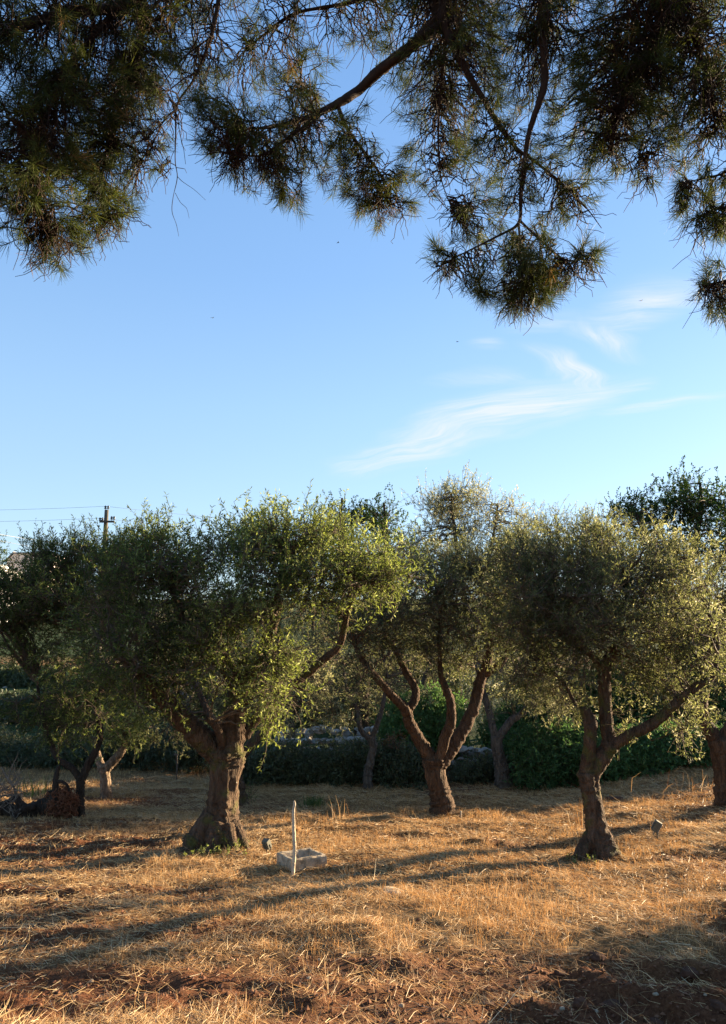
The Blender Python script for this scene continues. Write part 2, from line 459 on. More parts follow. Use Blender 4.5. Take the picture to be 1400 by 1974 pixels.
# ------------------------------------------------------------------ broadleaf trees
def tree(name, label, cat, base_px, limbs, blobs, leafmat, barkmat, seed, Y=None, group=None, leaf=(.056, .0125), ns=11, kl=15,
         spray=(.15, .34), rc=.125, tint0=.42, up=.5, base=None, dens=1.0, leafscale=1.0, vine=None):
    """limbs: list of (px points, radii[, depth per point]); first one starts at the ground.
    blobs: (px, py, rx, ry, depth offset, depth radius, clumps[, tint shift[, up]])"""
    rng = np.random.default_rng(seed)
    b = ground_at(*base_px) if base is None else np.asarray(base, float)
    Yb = b[1] if Y is None else Y
    root = thing(name, b, label, cat, group)
    g = Geo(); anchors = []
    for i, lb in enumerate(limbs):
        px, radii = lb[0], lb[1]
        dep = lb[2] if len(lb) > 2 else np.zeros(len(px))
        dep = np.broadcast_to(dep, len(px)) if np.ndim(dep) == 0 else np.asarray(dep)
        pts = [P(x, y, Yb + dz) for (x, y), dz in zip(px, dep)]
        if i == 0:
            pts[0] = np.array([pts[0][0], pts[0][1], min(pts[0][2], b[2]) - .10])
        opt = lb[3] if len(lb) > 3 else {}
        C, rr = limb(g, pts, radii, seed=seed + i, **{**dict(sides=30 if i == 0 else 18, knob=.13, per=14), **opt})
        if (i > 0 and C[-1][2] > C[0][2]) or len(limbs) == 1:
            anchors.append(C[len(C) // 3:])
    trunk = g.build('trunk', barkmat, root, b, tint=False)
    anchors = np.concatenate(anchors)
    Cs, Ts, Us, BC = [], [], [], []
    for bl in blobs:
        px, py, rx, ry, dz, rz, n = bl[:7]
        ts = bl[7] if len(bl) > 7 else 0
        uu = bl[8] if len(bl) > 8 else up
        k = mpp(Yb + dz)
        c = P(px, py + max(uu, 0) * .24 * leafscale / k, Yb + dz)
        n = max(1, int(n * dens * .86))
        q = ball(rng, n) * np.array([rx * k, rz, ry * k])
        Cs.append(c + q); Ts.append(np.full(n, ts)); Us.append(np.full(n, uu)); BC.append(np.tile(c, (n, 1)))
    C = np.concatenate(Cs); T = np.concatenate(Ts); U = np.concatenate(Us); BC = np.concatenate(BC)
    n = len(C)
    D = np.linalg.norm(C[:, None] - anchors[None], axis=2) * (.75 + .5 * rng.random((n, len(anchors))))
    A = anchors[np.argmin(D, axis=1)]
    ln = np.linalg.norm(C - A, axis=1)
    mid = (A + C) / 2 + np.array([0, 0, 1]) * (ln * .18)[:, None] + rng.normal(size=(n, 3)) * (ln * .12)[:, None]
    bp = bez(A, mid, C, 8)
    bp[:, 1:-1] += rng.normal(size=(n, 6, 3)) * .018
    r0 = np.clip(.007 + ln * .011, .007, .030)
    bg = Geo()
    bg.add(*tubes(bp, r0[:, None] * np.linspace(1, .25, 8)[None], 5))
    # leafy shoots
    ns_ = ns
    O = np.repeat(C, ns_, 0) + rng.normal(size=(n * ns_, 3)) * rc * leafscale
    outw = unit(np.repeat(C - BC, ns_, 0) + 1e-6)
    D1 = unit(outw * .45 + np.array([0, 0, 1]) * np.repeat(U, ns_)[:, None] + rng.normal(size=O.shape) * .55)
    Ls = rng.uniform(*spray, len(O)) * leafscale
    # some long upright shoots
    longs = rng.random(len(O)) < .06
    Ls[longs] *= 1.5
    E = O + D1 * Ls[:, None]
    droop = np.where(np.repeat(U, ns_) < 0, -.05, .02)
    Mi = (O + E) / 2 + np.array([0, 0, 1]) * droop[:, None] + rng.normal(size=O.shape) * .02
    bg.add(*tubes(bez(O, Mi, E, 4), np.linspace(.0032, .0012, 4)[None] * np.ones((len(O), 1)) * leafscale, 3))
    # link shoots to their clump
    bg.add(*tubes(bez(np.repeat(C, ns_, 0), (np.repeat(C, ns_, 0) + O) / 2 - D1 * .02, O, 3), np.linspace(.004, .003, 3)[None] * np.ones((len(O), 1)), 3))
    bg.build('branches', M['twig'], root, b, tint=False)
    t = (np.arange(kl) + .5)[None] / kl + rng.normal(size=(len(O), kl)) * .03
    t = np.clip(t, .05, 1.02)[..., None]
    LP = (1 - t) ** 2 * O[:, None] + 2 * (1 - t) * t * Mi[:, None] + t * t * E[:, None]
    LD = D1[:, None] * .75 + unit(rng.normal(size=LP.shape)) * .75
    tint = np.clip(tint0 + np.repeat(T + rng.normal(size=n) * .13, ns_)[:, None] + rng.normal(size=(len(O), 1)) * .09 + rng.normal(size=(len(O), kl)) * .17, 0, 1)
    sz = rng.uniform(.7, 1.15, LP.shape[:2])
    V, f, tt = leaves(LP.reshape(-1, 3), LD.reshape(-1, 3), (sz * leaf[0]).ravel() * leafscale, (sz * leaf[1]).ravel() * leafscale, tint.ravel(), rng)
    mesh_obj('crown', V, [f], leafmat, root, {'tint': tt}, False, b)
    return root, b


# ------------------------------------------------------------------ world, sun, camera
def build_world():
    w = bpy.data.worlds.new('World'); S.world = w; w.use_nodes = True
    nt = w.node_tree; nt.nodes.clear(); L = nt.links.new
    out = nt.nodes.new('ShaderNodeOutputWorld')
    bg = nd(nt, 'ShaderNodeBackground', inp={'Strength': .071})
    sky = nd(nt, 'ShaderNodeTexSky', sky_type='NISHITA', sun_disc=False, sun_elevation=SUN_EL, sun_rotation=SUN_AZ,
             altitude=100, air_density=1.0, dust_density=.3, ozone_density=3.2)
    tc = nd(nt, 'ShaderNodeTexCoord')
    sp = nd(nt, 'ShaderNodeSeparateXYZ'); L(tc.outputs['Generated'], sp.inputs[0])
    zc = nd(nt, 'ShaderNodeMath', operation='MAXIMUM', inp={1: .03}); L(sp.outputs[2], zc.inputs[0])
    dx = nd(nt, 'ShaderNodeMath', operation='DIVIDE'); L(sp.outputs[0], dx.inputs[0]); L(zc.outputs[0], dx.inputs[1])
    dy = nd(nt, 'ShaderNodeMath', operation='DIVIDE'); L(sp.outputs[1], dy.inputs[0]); L(zc.outputs[0], dy.inputs[1])
    uv = nd(nt, 'ShaderNodeCombineXYZ'); L(dx.outputs[0], uv.inputs[0]); L(dy.outputs[0], uv.inputs[1])
    # cirrus: streaks on a high sheet (u = x/z, v = y/z), bent by noise
    wn = nd(nt, 'ShaderNodeTexNoise', inp={'Scale': .9, 'Detail': 3.0}); L(uv.outputs[0], wn.inputs['Vector'])
    ws = nd(nt, 'ShaderNodeVectorMath', operation='MULTIPLY_ADD', inp={1: (.9, .9, 0), 2: (-.45, -.45, 0)}); L(wn.outputs['Color'], ws.inputs[0])
    wv = nd(nt, 'ShaderNodeVectorMath', operation='ADD'); L(uv.outputs[0], wv.inputs[0]); L(ws.outputs[0], wv.inputs[1])

    def uvp(px, py):
        d = ray(px, py)
        return d[0] / d[2], d[1] / d[2]
    total = None
    # (from pixel, to pixel, half width in px at the middle, strength)
    for (a, b, wd, st) in [((690, 900), (950, 800), 26, .62), ((860, 832), (1160, 752), 30, .75), ((1010, 690), (1130, 765), 22, .75), ((1120, 762), (1250, 748), 14, .35), ((1120, 808), (1400, 782), 9, .42),
                           ((840, 730), (1010, 752), 9, .25), ((1090, 622), (1215, 690), 14, .55), ((1110, 612), (1310, 590), 34, .60), ((960, 640), (1110, 618), 8, .3), ((880, 682), (950, 672), 7, .28)]:
        (u0, v0), (u1, v1) = uvp(*a), uvp(*b)
        cx, cy = (u0 + u1) / 2, (v0 + v1) / 2
        ln = math.hypot(u1 - u0, v1 - v0) / 2 * 1.25; ang = math.atan2(v1 - v0, u1 - u0)
        mx_, my_ = (a[0] + b[0]) / 2, (a[1] + b[1]) / 2
        q = np.array(uvp(mx_, my_ + wd)) - np.array(uvp(mx_, my_ - wd))
        perp = abs(-math.sin(ang) * q[0] + math.cos(ang) * q[1]) / 2
        mp = nd(nt, 'ShaderNodeMapping', vector_type='TEXTURE', inp={'Location': (cx, cy, 0), 'Rotation': (0, 0, ang), 'Scale': (ln, max(perp, .06) * 1.5, 1)})
        L(wv.outputs[0], mp.inputs[0])
        le = nd(nt, 'ShaderNodeVectorMath', operation='LENGTH'); L(mp.outputs[0], le.inputs[0])
        mr = nd(nt, 'ShaderNodeMapRange', interpolation_type='SMOOTHSTEP', inp={1: 1.25, 2: 0.0, 3: 0.0, 4: st * 1.3}); L(le.outputs['Value'], mr.inputs[0])
        st_mp = nd(nt, 'ShaderNodeMapping', vector_type='TEXTURE', inp={'Rotation': (0, 0, ang + .25), 'Scale': (1.6, .22, 1)})
        L(wv.outputs[0], st_mp.inputs[0])
        sn = nd(nt, 'ShaderNodeTexNoise', inp={'Scale': 3.4, 'Detail': 9.0, 'Roughness': .66}); L(st_mp.outputs[0], sn.inputs['Vector'])
        sr = nd(nt, 'ShaderNodeMapRange', inp={1: .32, 2: .70, 3: .12, 4: 1.25}); L(sn.outputs[0], sr.inputs[0])
        mu = nd(nt, 'ShaderNodeMath', operation='MULTIPLY'); L(mr.outputs[0], mu.inputs[0]); L(sr.outputs[0], mu.inputs[1])
        if total is None:
            total = mu.outputs[0]
        else:
            inv = nd(nt, 'ShaderNodeMath', operation='MAXIMUM'); L(total, inv.inputs[0]); L(mu.outputs[0], inv.inputs[1])
            mean = nd(nt, 'ShaderNodeMath', operation='MULTIPLY_ADD', inp={1: .35}); L(mu.outputs[0], mean.inputs[0]); L(total, mean.inputs[2])
            mn = nd(nt, 'ShaderNodeMath', operation='MAXIMUM'); L(inv.outputs[0], mn.inputs[0]); L(mean.outputs[0], mn.inputs[1])
            total = mn.outputs[0]
    cl = nd(nt, 'ShaderNodeMath', operation='MINIMUM', inp={1: .8}); L(total, cl.inputs[0])
    tintn = nd(nt, 'ShaderNodeMix', data_type='RGBA', blend_type='MULTIPLY', inp={0: 1.0, 7: SKY_TINT})
    L(sky.outputs[0], tintn.inputs[6])
    hz = ramp(nt, [(0, (1.45, 1.95, 2.25)), (.12, (1.40, 1.95, 2.35)), (.30, (1.12, 1.80, 2.50)), (.45, (.80, 1.48, 2.50)), (.70, (.55, 1.20, 2.35)), (1, (.40, 1.0, 2.1))], sp.outputs[2])
    air = nd(nt, 'ShaderNodeMix', data_type='RGBA', inp={0: .6}); L(tintn.outputs[2], air.inputs[6]); L(hz.outputs[0], air.inputs[7])
    mix = nd(nt, 'ShaderNodeMix', data_type='RGBA', inp={7: CLOUD_COL})
    L(cl.outputs[0], mix.inputs[0]); L(air.outputs[2], mix.inputs[6])
    L(mix.outputs[2], bg.inputs['Color']); L(bg.outputs[0], out.inputs[0])


SKY_TINT = (1.15, 1.0, 1.0, 1)
CLOUD_COL = (2.42, 2.52, 2.66, 1)
build_world()

sl = bpy.data.lights.new('sun', 'SUN'); sl.energy = 5.0; sl.angle = rad(.53); sl.color = (1.0, .78, .50)
so = bpy.data.objects.new('sun', sl); COL.objects.link(so)
so.rotation_euler = Vector(-SUN_DIR).to_track_quat('-Z', 'Y').to_euler(); so.location = (20, 10, 30)

cam = bpy.data.cameras.new('camera'); co = bpy.data.objects.new('camera', cam); COL.objects.link(co)
co.location = CAM; co.rotation_euler = (rad(90) + PITCH, 0, 0)
cam.sensor_fit = 'VERTICAL'; cam.sensor_height = 36; cam.lens = F / 1974 * 36; cam.clip_start = .05; cam.clip_end = 12000
S.camera = co
S.view_settings.view_transform = 'Standard'; S.view_settings.look = 'None'; S.view_settings.exposure = 2.45; S.view_settings.gamma = 1
S.cycles.max_bounces = 8; S.cycles.transparent_max_bounces = 4


# ------------------------------------------------------------------ ground sheet
def grow(start, first, ratio, end):
    out = [start]; st = first
    while out[-1] < end:
        out.append(out[-1] + st); st *= ratio
    return out


def build_ground():
    xs_c = np.arange(-9, 9.001, .04)
    gx = np.array(grow(9, .06, 1.09, 4000)[1:])
    xs = np.concatenate([-gx[::-1], xs_c, gx])
    ys_c = np.concatenate([np.arange(3.0, 9, .03), np.arange(9, 18.001, .05)])
    gy = np.array(grow(18, .07, 1.08, 4000)[1:]); gb = np.array(grow(0, .06, 1.1, 800)[1:])
    ys = np.concatenate([3.0 - gb[::-1], ys_c, gy])
    X, Y = np.meshgrid(xs, ys)
    Z = height(X, Y)
    nx, ny = len(xs), len(ys)
    V = np.stack([X, Y, Z], -1).reshape(-1, 3)
    i = np.arange(nx * ny).reshape(ny, nx)
    Q = np.stack([i[:-1, :-1], i[:-1, 1:], i[1:, 1:], i[1:, :-1]], -1).reshape(-1, 4)
    B = bare(X, Y) * (1 - .0 * X)
    G = np.clip(sstep(17.5, 19.5, Y + .8 * fbm(X * .6, Y * .6, 3, 2)) - sstep(41, 43, Y) * (1 - sstep(46, 49, Y)), 0, 1)
    o = mesh_obj('ground', V, [Q], M['soil'], None, {'bare': B.ravel(), 'green': G.ravel()}, True)
    tag(o, kind='structure')


build_ground()


# ------------------------------------------------------------------ dry grass and straw
def blades(pos, azim, tilt, L, W, tint, bend, rng):
    """bent blades of two quads"""
    n = len(pos)
    h = np.stack([np.cos(azim), np.sin(azim), np.zeros(n)], -1)
    d0 = h * np.sin(tilt)[:, None] + np.array([0, 0, 1]) * np.cos(tilt)[:, None]
    t1 = tilt + bend
    d1 = h * np.sin(t1)[:, None] + np.array([0, 0, 1]) * np.cos(t1)[:, None]
    roll = rng.random(n) * np.pi
    s = unit(np.cross(d0, rng.normal(size=(n, 3))))
    p1 = pos + d0 * (L * .55)[:, None]; p2 = p1 + d1 * (L * .45)[:, None]
    w = W[:, None] * .5
    V = np.stack([pos - s * w, pos + s * w, p1 + s * w * .85, p1 - s * w * .85, p2 + s * w * .25, p2 - s * w * .25], 1)
    b = np.arange(n)[:, None] * 6
    Q = np.concatenate([b + np.array([0, 1, 2, 3]), b + np.array([3, 2, 4, 5])])
    return V.reshape(-1, 3), Q, np.repeat(tint, 6)


def scatter(n, r0, r1, half, rng):
    r = r0 + (r1 - r0) * rng.random(n) ** .92
    a = (rng.random(n) * 2 - 1) * half
    return r * np.sin(a), r * np.cos(a)


def build_grass():
    rng = np.random.default_rng(21)
    # standing stubble in clumps
    x, y = scatter(420000, 3.9, 19.5, rad(39), rng)
    d = np.hypot(x, y)
    clump = fbm(x * 1.5, y * 1.5, 61, 3) + .55 * noise2(x * 6, y * 6, 65)
    keep = rng.random(len(x)) < np.clip(.30 + 1.4 * clump, .02, 1) * (1 - .95 * bare(x, y)) * (1 - .7 * plough(x, y)) * (1 - .45 * sstep(7.5, 5, d))
    x, y, d, clump = x[keep], y[keep], d[keep], clump[keep]
    n = len(x)
    z = height(x, y) - .008
    L = rng.uniform(.030, .085, n) * (1 + .7 * np.clip(clump, 0, .6)) * np.where(rng.random(n) < .015, 2.4, 1)
    tint = np.clip(.52 + .22 * fbm(x * .6, y * .6, 91, 3) + rng.normal(size=n) * .17, 0, 1)
    V, Q, T = blades(np.stack([x, y, z], -1), rng.random(n) * 2 * np.pi, np.abs(rng.normal(size=n)) * .45, L,
                     np.maximum(rng.uniform(.0015, .0034, n), d * .00029), tint, rng.normal(size=n) * .5 + .2, rng)
    o = mesh_obj('dry_grass', V, [Q], M['dry'], None, {'tint': T}, False)
    tag(o, 'short dry yellow grass stubble standing over the grove floor', 'grass', kind='stuff')
    # lying straw
    x, y = scatter(430000, 3.7, 17, rad(38), rng)
    d = np.hypot(x, y)
    b = bare(x, y)
    sw = fbm(x * .8, y * 1.2, 77, 3) + .5 * noise2(x * 3.5, y * 3.5, 79)
    keep = rng.random(len(x)) < np.clip(.60 + 1.1 * sw, .05, 1) * (1 - .80 * b) * (1 - .35 * plough(x, y))
    x, y, d, sw = x[keep], y[keep], d[keep], sw[keep]
    n = len(x)
    lift = np.abs(rng.normal(size=n)) * .012 + .003
    z = height(x, y) + lift
    L = rng.uniform(.05, .17, n) * np.where(rng.random(n) < .03, 2.2, 1)
    az = rng.normal(size=n) * .9 + 2.6 + 1.5 * noise2(x * .5, y * .5, 83)
    tint = np.clip(.55 + .25 * fbm(x * .7, y * .7, 95, 3) + rng.normal(size=n) * .2, 0, 1)
    V, Q, T = blades(np.stack([x, y, z], -1), az, np.pi / 2 + rng.normal(size=n) * .13 - .05, L,
                     np.maximum(rng.uniform(.0012, .0032, n), d * .00027), tint, rng.normal(size=n) * .35, rng)
    o = mesh_obj('straw', V, [Q], M['straw'], None, {'tint': T}, False)
    tag(o, 'loose mown straw lying flat over the red soil', 'straw', kind='stuff')


build_grass()

# ------------------------------------------------------------------ olive trees
G_OL = 'olive trees of the grove'
tree('olive_tree', 'old olive with the thickest trunk and wide flared roots beside the trough', 'olive tree', (422, 1642),
     [([(422, 1650), (424, 1612), (428, 1570), (432, 1520), (436, 1480), (438, 1448)], [.36, .275, .205, .185, .185, .20], 0, dict(sides=56, ridges=.30, flare=.40, knob=.10, per=16)),
      ([(432, 1462), (400, 1432), (368, 1402), (342, 1376), (303, 1332), (262, 1290), (215, 1250)], [.155, .15, .135, .12, .09, .065, .04], [0, 0, -.1, -.2, -.3, -.5, -.6]),
      ([(442, 1470), (449, 1410), (455, 1370), (462, 1325)], [.165, .15, .135, .12], [0, 0, .05, .1]),
      ([(462, 1330), (438, 1285), (415, 1262), (385, 1244), (350, 1190), (330, 1120)], [.11, .10, .085, .07, .05, .03], [.1, .1, 0, -.2, -.3, -.4]),
      ([(460, 1335), (490, 1290), (513, 1240), (532, 1180), (545, 1110), (560, 1050)], [.11, .095, .08, .065, .045, .03], [.1, .1, 0, -.1, -.2, -.2]),
      ([(430, 1440), (424, 1415), (415, 1398), (398, 1384)], [.05, .05, .045, .035], [-.12, -.2, -.25, -.3]),
      ([(412, 1575), (390, 1608), (370, 1634), (346, 1658)], [.15, .15, .13, .06], [-.05, -.12, -.2, -.3]),
      ([(444, 1588), (458, 1612), (468, 1630), (478, 1642)], [.11, .10, .075, .035], [-.02, -.06, -.1, -.12]),
      ([(436, 1592), (444, 1622), (449, 1640), (452, 1650)], [.10, .085, .065, .035], [-.12, -.2, -.26, -.3]),
      ([(418, 1590), (412, 1622), (408, 1645), (403, 1658)], [.12, .10, .085, .04], [-.14, -.24, -.32, -.4]),
      ([(470, 1420), (520, 1352), (580, 1309), (620, 1275), (655, 1243), (668, 1190), (690, 1130)], [.07, .062, .055, .05, .045, .035, .025], [.1, .2, .3, .3, .3, .2, .1])],
     [(560, 1025, 125, 62, 0, 1.0, 55, .10, .9), (690, 1055, 82, 58, .1, .8, 30, .12, .8), (745, 1098, 48, 35, .1, .5, 10, .12, .5), (480, 1040, 90, 65, -.2, .9, 26, .05, .8),  # tint shifts paint the sunlit right side lighter, the shaded left darker
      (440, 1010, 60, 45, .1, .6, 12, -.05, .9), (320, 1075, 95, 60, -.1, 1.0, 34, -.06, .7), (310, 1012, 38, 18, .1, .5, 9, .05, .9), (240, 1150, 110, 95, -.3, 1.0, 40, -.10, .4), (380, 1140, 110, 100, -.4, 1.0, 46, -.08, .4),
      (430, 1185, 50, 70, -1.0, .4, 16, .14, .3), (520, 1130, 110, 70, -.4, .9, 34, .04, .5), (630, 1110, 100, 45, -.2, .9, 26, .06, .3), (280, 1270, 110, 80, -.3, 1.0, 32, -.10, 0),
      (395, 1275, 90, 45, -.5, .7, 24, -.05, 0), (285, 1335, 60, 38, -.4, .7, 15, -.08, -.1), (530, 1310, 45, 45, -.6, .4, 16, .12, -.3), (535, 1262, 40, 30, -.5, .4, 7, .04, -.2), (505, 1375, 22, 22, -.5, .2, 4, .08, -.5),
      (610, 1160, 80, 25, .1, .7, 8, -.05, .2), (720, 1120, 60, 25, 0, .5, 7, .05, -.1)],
     M['olive_green'], M['bark'], 11, group=G_OL, leaf=(.062, .0145), ns=12, kl=16)

tree('olive_tree', 'middle olive whose reddish trunk opens into three bare rising limbs', 'olive tree', (855, 1570),
     [([(856, 1574), (852, 1545), (845, 1515), (839, 1485), (838, 1462)], [.235, .19, .165, .165, .185], 0, dict(sides=36, ridges=.10, flare=.18)),
      ([(836, 1472), (812, 1432), (791, 1396), (781, 1366), (755, 1340), (722, 1302), (695, 1266), (680, 1230)], [.115, .10, .09, .082, .066, .054, .042, .03], [0, 0, -.1, -.2, -.3, -.4, -.5, -.5]),
      ([(783, 1372), (799, 1350), (800, 1326), (785, 1300), (773, 1276), (762, 1252), (744, 1230), (730, 1180)], [.075, .068, .062, .058, .052, .042, .034, .025], [-.15, -.1, 0, .1, .1, .1, .1, .1]),
      ([(848, 1462), (860, 1418), (870, 1388), (868, 1350), (856, 1318), (849, 1292), (848, 1230), (850, 1150)], [.085, .085, .08, .07, .06, .04, .03, .02], [-.05, -.15, -.2, -.2, -.2, -.2, -.2, -.2]),
      ([(846, 1474), (872, 1440), (897, 1400), (915, 1360), (925, 1315), (938, 1278), (945, 1238), (940, 1180), (930, 1110)], [.13, .115, .105, .10, .09, .078, .06, .04, .025], [0, .1, .2, .25, .3, .3, .3, .3, .3]),
      ([(932, 1302), (955, 1288), (974, 1266), (985, 1230)], [.065, .06, .05, .03], [.3, .2, .1, 0])],
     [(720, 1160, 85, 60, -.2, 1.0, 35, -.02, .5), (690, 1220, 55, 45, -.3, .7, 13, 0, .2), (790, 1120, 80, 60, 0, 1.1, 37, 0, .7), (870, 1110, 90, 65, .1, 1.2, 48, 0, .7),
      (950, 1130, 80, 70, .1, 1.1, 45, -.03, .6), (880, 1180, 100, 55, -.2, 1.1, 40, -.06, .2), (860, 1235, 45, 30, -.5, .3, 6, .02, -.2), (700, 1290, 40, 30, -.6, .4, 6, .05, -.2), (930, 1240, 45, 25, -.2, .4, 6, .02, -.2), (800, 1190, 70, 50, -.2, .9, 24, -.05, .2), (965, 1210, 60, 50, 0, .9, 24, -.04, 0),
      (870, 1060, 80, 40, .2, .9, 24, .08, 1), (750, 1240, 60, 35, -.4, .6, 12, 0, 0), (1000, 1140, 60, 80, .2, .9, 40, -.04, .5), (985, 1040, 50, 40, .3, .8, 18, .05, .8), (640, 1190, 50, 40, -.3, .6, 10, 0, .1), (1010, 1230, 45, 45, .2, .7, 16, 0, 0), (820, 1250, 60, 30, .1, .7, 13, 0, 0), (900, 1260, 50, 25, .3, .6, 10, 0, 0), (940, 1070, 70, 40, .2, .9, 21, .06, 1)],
     M['olive_leaf'], M['bark_red'], 12, group=G_OL, ns=11, kl=15)

tree('olive_tree', 'slim-trunked olive at right with a sawn upright stub and one long low limb', 'olive tree', (1157, 1650),
     [([(1163, 1658), (1158, 1628), (1152, 1600), (1146, 1560), (1138, 1520), (1134, 1488)], [.285, .155, .125, .118, .112, .118], 0, dict(sides=40, ridges=.20, flare=.38)),
      ([(1131, 1496), (1135, 1455), (1138, 1415), (1137, 1388), (1126, 1364)], [.085, .078, .074, .078, .055], [0, -.05, -.1, -.1, -.1]),
      ([(1138, 1494), (1160, 1462), (1178, 1434)], [.10, .098, .105], 0),
      ([(1178, 1446), (1170, 1400), (1167, 1345), (1166, 1292), (1178, 1262), (1200, 1228), (1210, 1170), (1205, 1110)], [.085, .078, .074, .075, .065, .05, .035, .025], [0, .05, .1, .1, .1, .1, .1, .1]),
      ([(1176, 1440), (1218, 1416), (1265, 1391), (1310, 1350), (1345, 1322), (1370, 1306), (1380, 1282), (1386, 1250)], [.07, .064, .059, .053, .047, .041, .02, .012], [0, -.1, -.2, -.3, -.4, -.4, -.4, -.4]),
      ([(1166, 1300), (1140, 1262), (1110, 1245), (1075, 1215), (1050, 1160)], [.05, .045, .038, .03, .02], [.1, 0, -.1, -.1, 0]),
      ([(1146, 1600), (1134, 1622), (1120, 1644), (1104, 1662)], [.085, .085, .07, .03], [-.03, -.07, -.12, -.16]),
      ([(1158, 1598), (1170, 1616), (1181, 1634), (1192, 1650)], [.07, .07, .055, .025], [-.02, -.05, -.08, -.1]),
      ([(1152, 1606), (1156, 1630), (1160, 1648), (1162, 1664)], [.08, .075, .06, .03], [-.06, -.12, -.17, -.22]),
      ([(1112, 1364), (1088, 1318), (1062, 1290), (1040, 1260)], [.022, .02, .016, .012], [.1, .2, .3, .4])],
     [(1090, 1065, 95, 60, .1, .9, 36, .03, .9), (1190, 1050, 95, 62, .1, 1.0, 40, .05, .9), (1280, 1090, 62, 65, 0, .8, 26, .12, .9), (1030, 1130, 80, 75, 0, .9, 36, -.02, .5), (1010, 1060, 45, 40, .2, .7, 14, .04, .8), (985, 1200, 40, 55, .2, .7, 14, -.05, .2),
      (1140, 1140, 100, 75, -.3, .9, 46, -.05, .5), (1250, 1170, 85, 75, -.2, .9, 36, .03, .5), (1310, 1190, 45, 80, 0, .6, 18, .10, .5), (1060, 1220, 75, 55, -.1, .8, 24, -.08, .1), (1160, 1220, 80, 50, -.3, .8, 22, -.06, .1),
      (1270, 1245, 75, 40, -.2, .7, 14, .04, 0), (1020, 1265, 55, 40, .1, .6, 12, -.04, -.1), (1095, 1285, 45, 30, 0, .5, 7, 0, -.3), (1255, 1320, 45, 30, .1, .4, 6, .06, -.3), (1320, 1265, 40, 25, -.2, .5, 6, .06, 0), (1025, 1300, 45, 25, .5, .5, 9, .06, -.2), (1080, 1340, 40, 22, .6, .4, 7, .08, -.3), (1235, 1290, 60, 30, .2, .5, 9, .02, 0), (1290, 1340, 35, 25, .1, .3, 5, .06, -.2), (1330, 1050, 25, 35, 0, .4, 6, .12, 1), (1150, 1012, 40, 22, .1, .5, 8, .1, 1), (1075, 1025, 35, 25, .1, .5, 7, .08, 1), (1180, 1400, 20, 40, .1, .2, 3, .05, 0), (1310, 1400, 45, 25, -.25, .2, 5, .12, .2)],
     M['olive_leaf'], M['bark'], 13, group=G_OL, leaf=(.056, .012), ns=12, kl=16)

tree('olive_tree', 'olive leaning left at the picture edge, behind the long low limb tip', 'olive tree', (1403, 1552),
     [([(1405, 1558), (1400, 1515), (1395, 1465), (1386, 1425)], [.20, .165, .15, .155], 0, dict(sides=32, ridges=.12, flare=.2)),
      ([(1388, 1432), (1366, 1405), (1352, 1370), (1358, 1325), (1375, 1290), (1385, 1200)], [.12, .11, .10, .085, .06, .035], [0, 0, 0, .1, .2, .2]),
      ([(1390, 1430), (1425, 1380), (1450, 1320), (1460, 1240)], [.11, .10, .08, .05], [0, 0, .1, .2])],
     [(1395, 1125, 55, 65, 0, .8, 24, .06, .8), (1455, 1120, 50, 60, .1, .7, 12, .05, .6), (1385, 1215, 50, 50, -.1, .7, 18, .05, .4), (1370, 1290, 28, 40, -.2, .3, 6, .08, 0), (1368, 1372, 22, 22, -.2, .2, 3, .08, -.2)],
     M['olive_leaf'], M['bark_red'], 14, group=G_OL)

tree('olive_tree', 'dark olive with a thin straight trunk standing next to the uprooted root ball', 'olive tree', (156, 1577),
     [([(156, 1582), (154, 1555), (155, 1525), (157, 1495)], [.09, .068, .062, .07], 0, dict(sides=20, flare=.25, ridges=.1)),
      ([(155, 1502), (138, 1480), (112, 1462), (96, 1425), (80, 1370), (70, 1300)], [.055, .05, .045, .038, .03, .02], [0, 0, 0, .1, .2, .3]),
      ([(158, 1502), (172, 1470), (186, 1444), (193, 1410), (185, 1340), (165, 1260), (150, 1180)], [.062, .058, .052, .045, .04, .03, .02], [0, 0, 0, 0, 0, .1, .2]),
      ([(186, 1348), (215, 1290), (235, 1220), (230, 1150)], [.045, .04, .03, .02], [0, 0, .1, .2])],
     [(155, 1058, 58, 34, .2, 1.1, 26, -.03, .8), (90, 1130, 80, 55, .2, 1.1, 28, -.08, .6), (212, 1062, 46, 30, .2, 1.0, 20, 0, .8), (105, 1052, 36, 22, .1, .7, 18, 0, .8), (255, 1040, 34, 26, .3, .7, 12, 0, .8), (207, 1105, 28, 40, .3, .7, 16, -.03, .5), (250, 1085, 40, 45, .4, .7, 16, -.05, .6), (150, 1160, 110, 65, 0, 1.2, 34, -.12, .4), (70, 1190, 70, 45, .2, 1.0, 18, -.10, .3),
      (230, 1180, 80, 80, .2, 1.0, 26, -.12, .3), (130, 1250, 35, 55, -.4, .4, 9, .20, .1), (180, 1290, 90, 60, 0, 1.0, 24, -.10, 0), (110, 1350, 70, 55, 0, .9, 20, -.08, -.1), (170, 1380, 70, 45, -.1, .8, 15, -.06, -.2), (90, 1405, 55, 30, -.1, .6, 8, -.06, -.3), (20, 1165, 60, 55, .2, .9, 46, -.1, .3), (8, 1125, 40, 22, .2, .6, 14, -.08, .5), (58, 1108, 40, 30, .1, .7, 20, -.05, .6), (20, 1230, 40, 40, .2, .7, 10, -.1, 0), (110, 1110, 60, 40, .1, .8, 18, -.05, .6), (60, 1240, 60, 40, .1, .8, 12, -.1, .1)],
     M['olive_green'], M['bark_dark'], 15, group=G_OL, leaf=(.060, .0145))

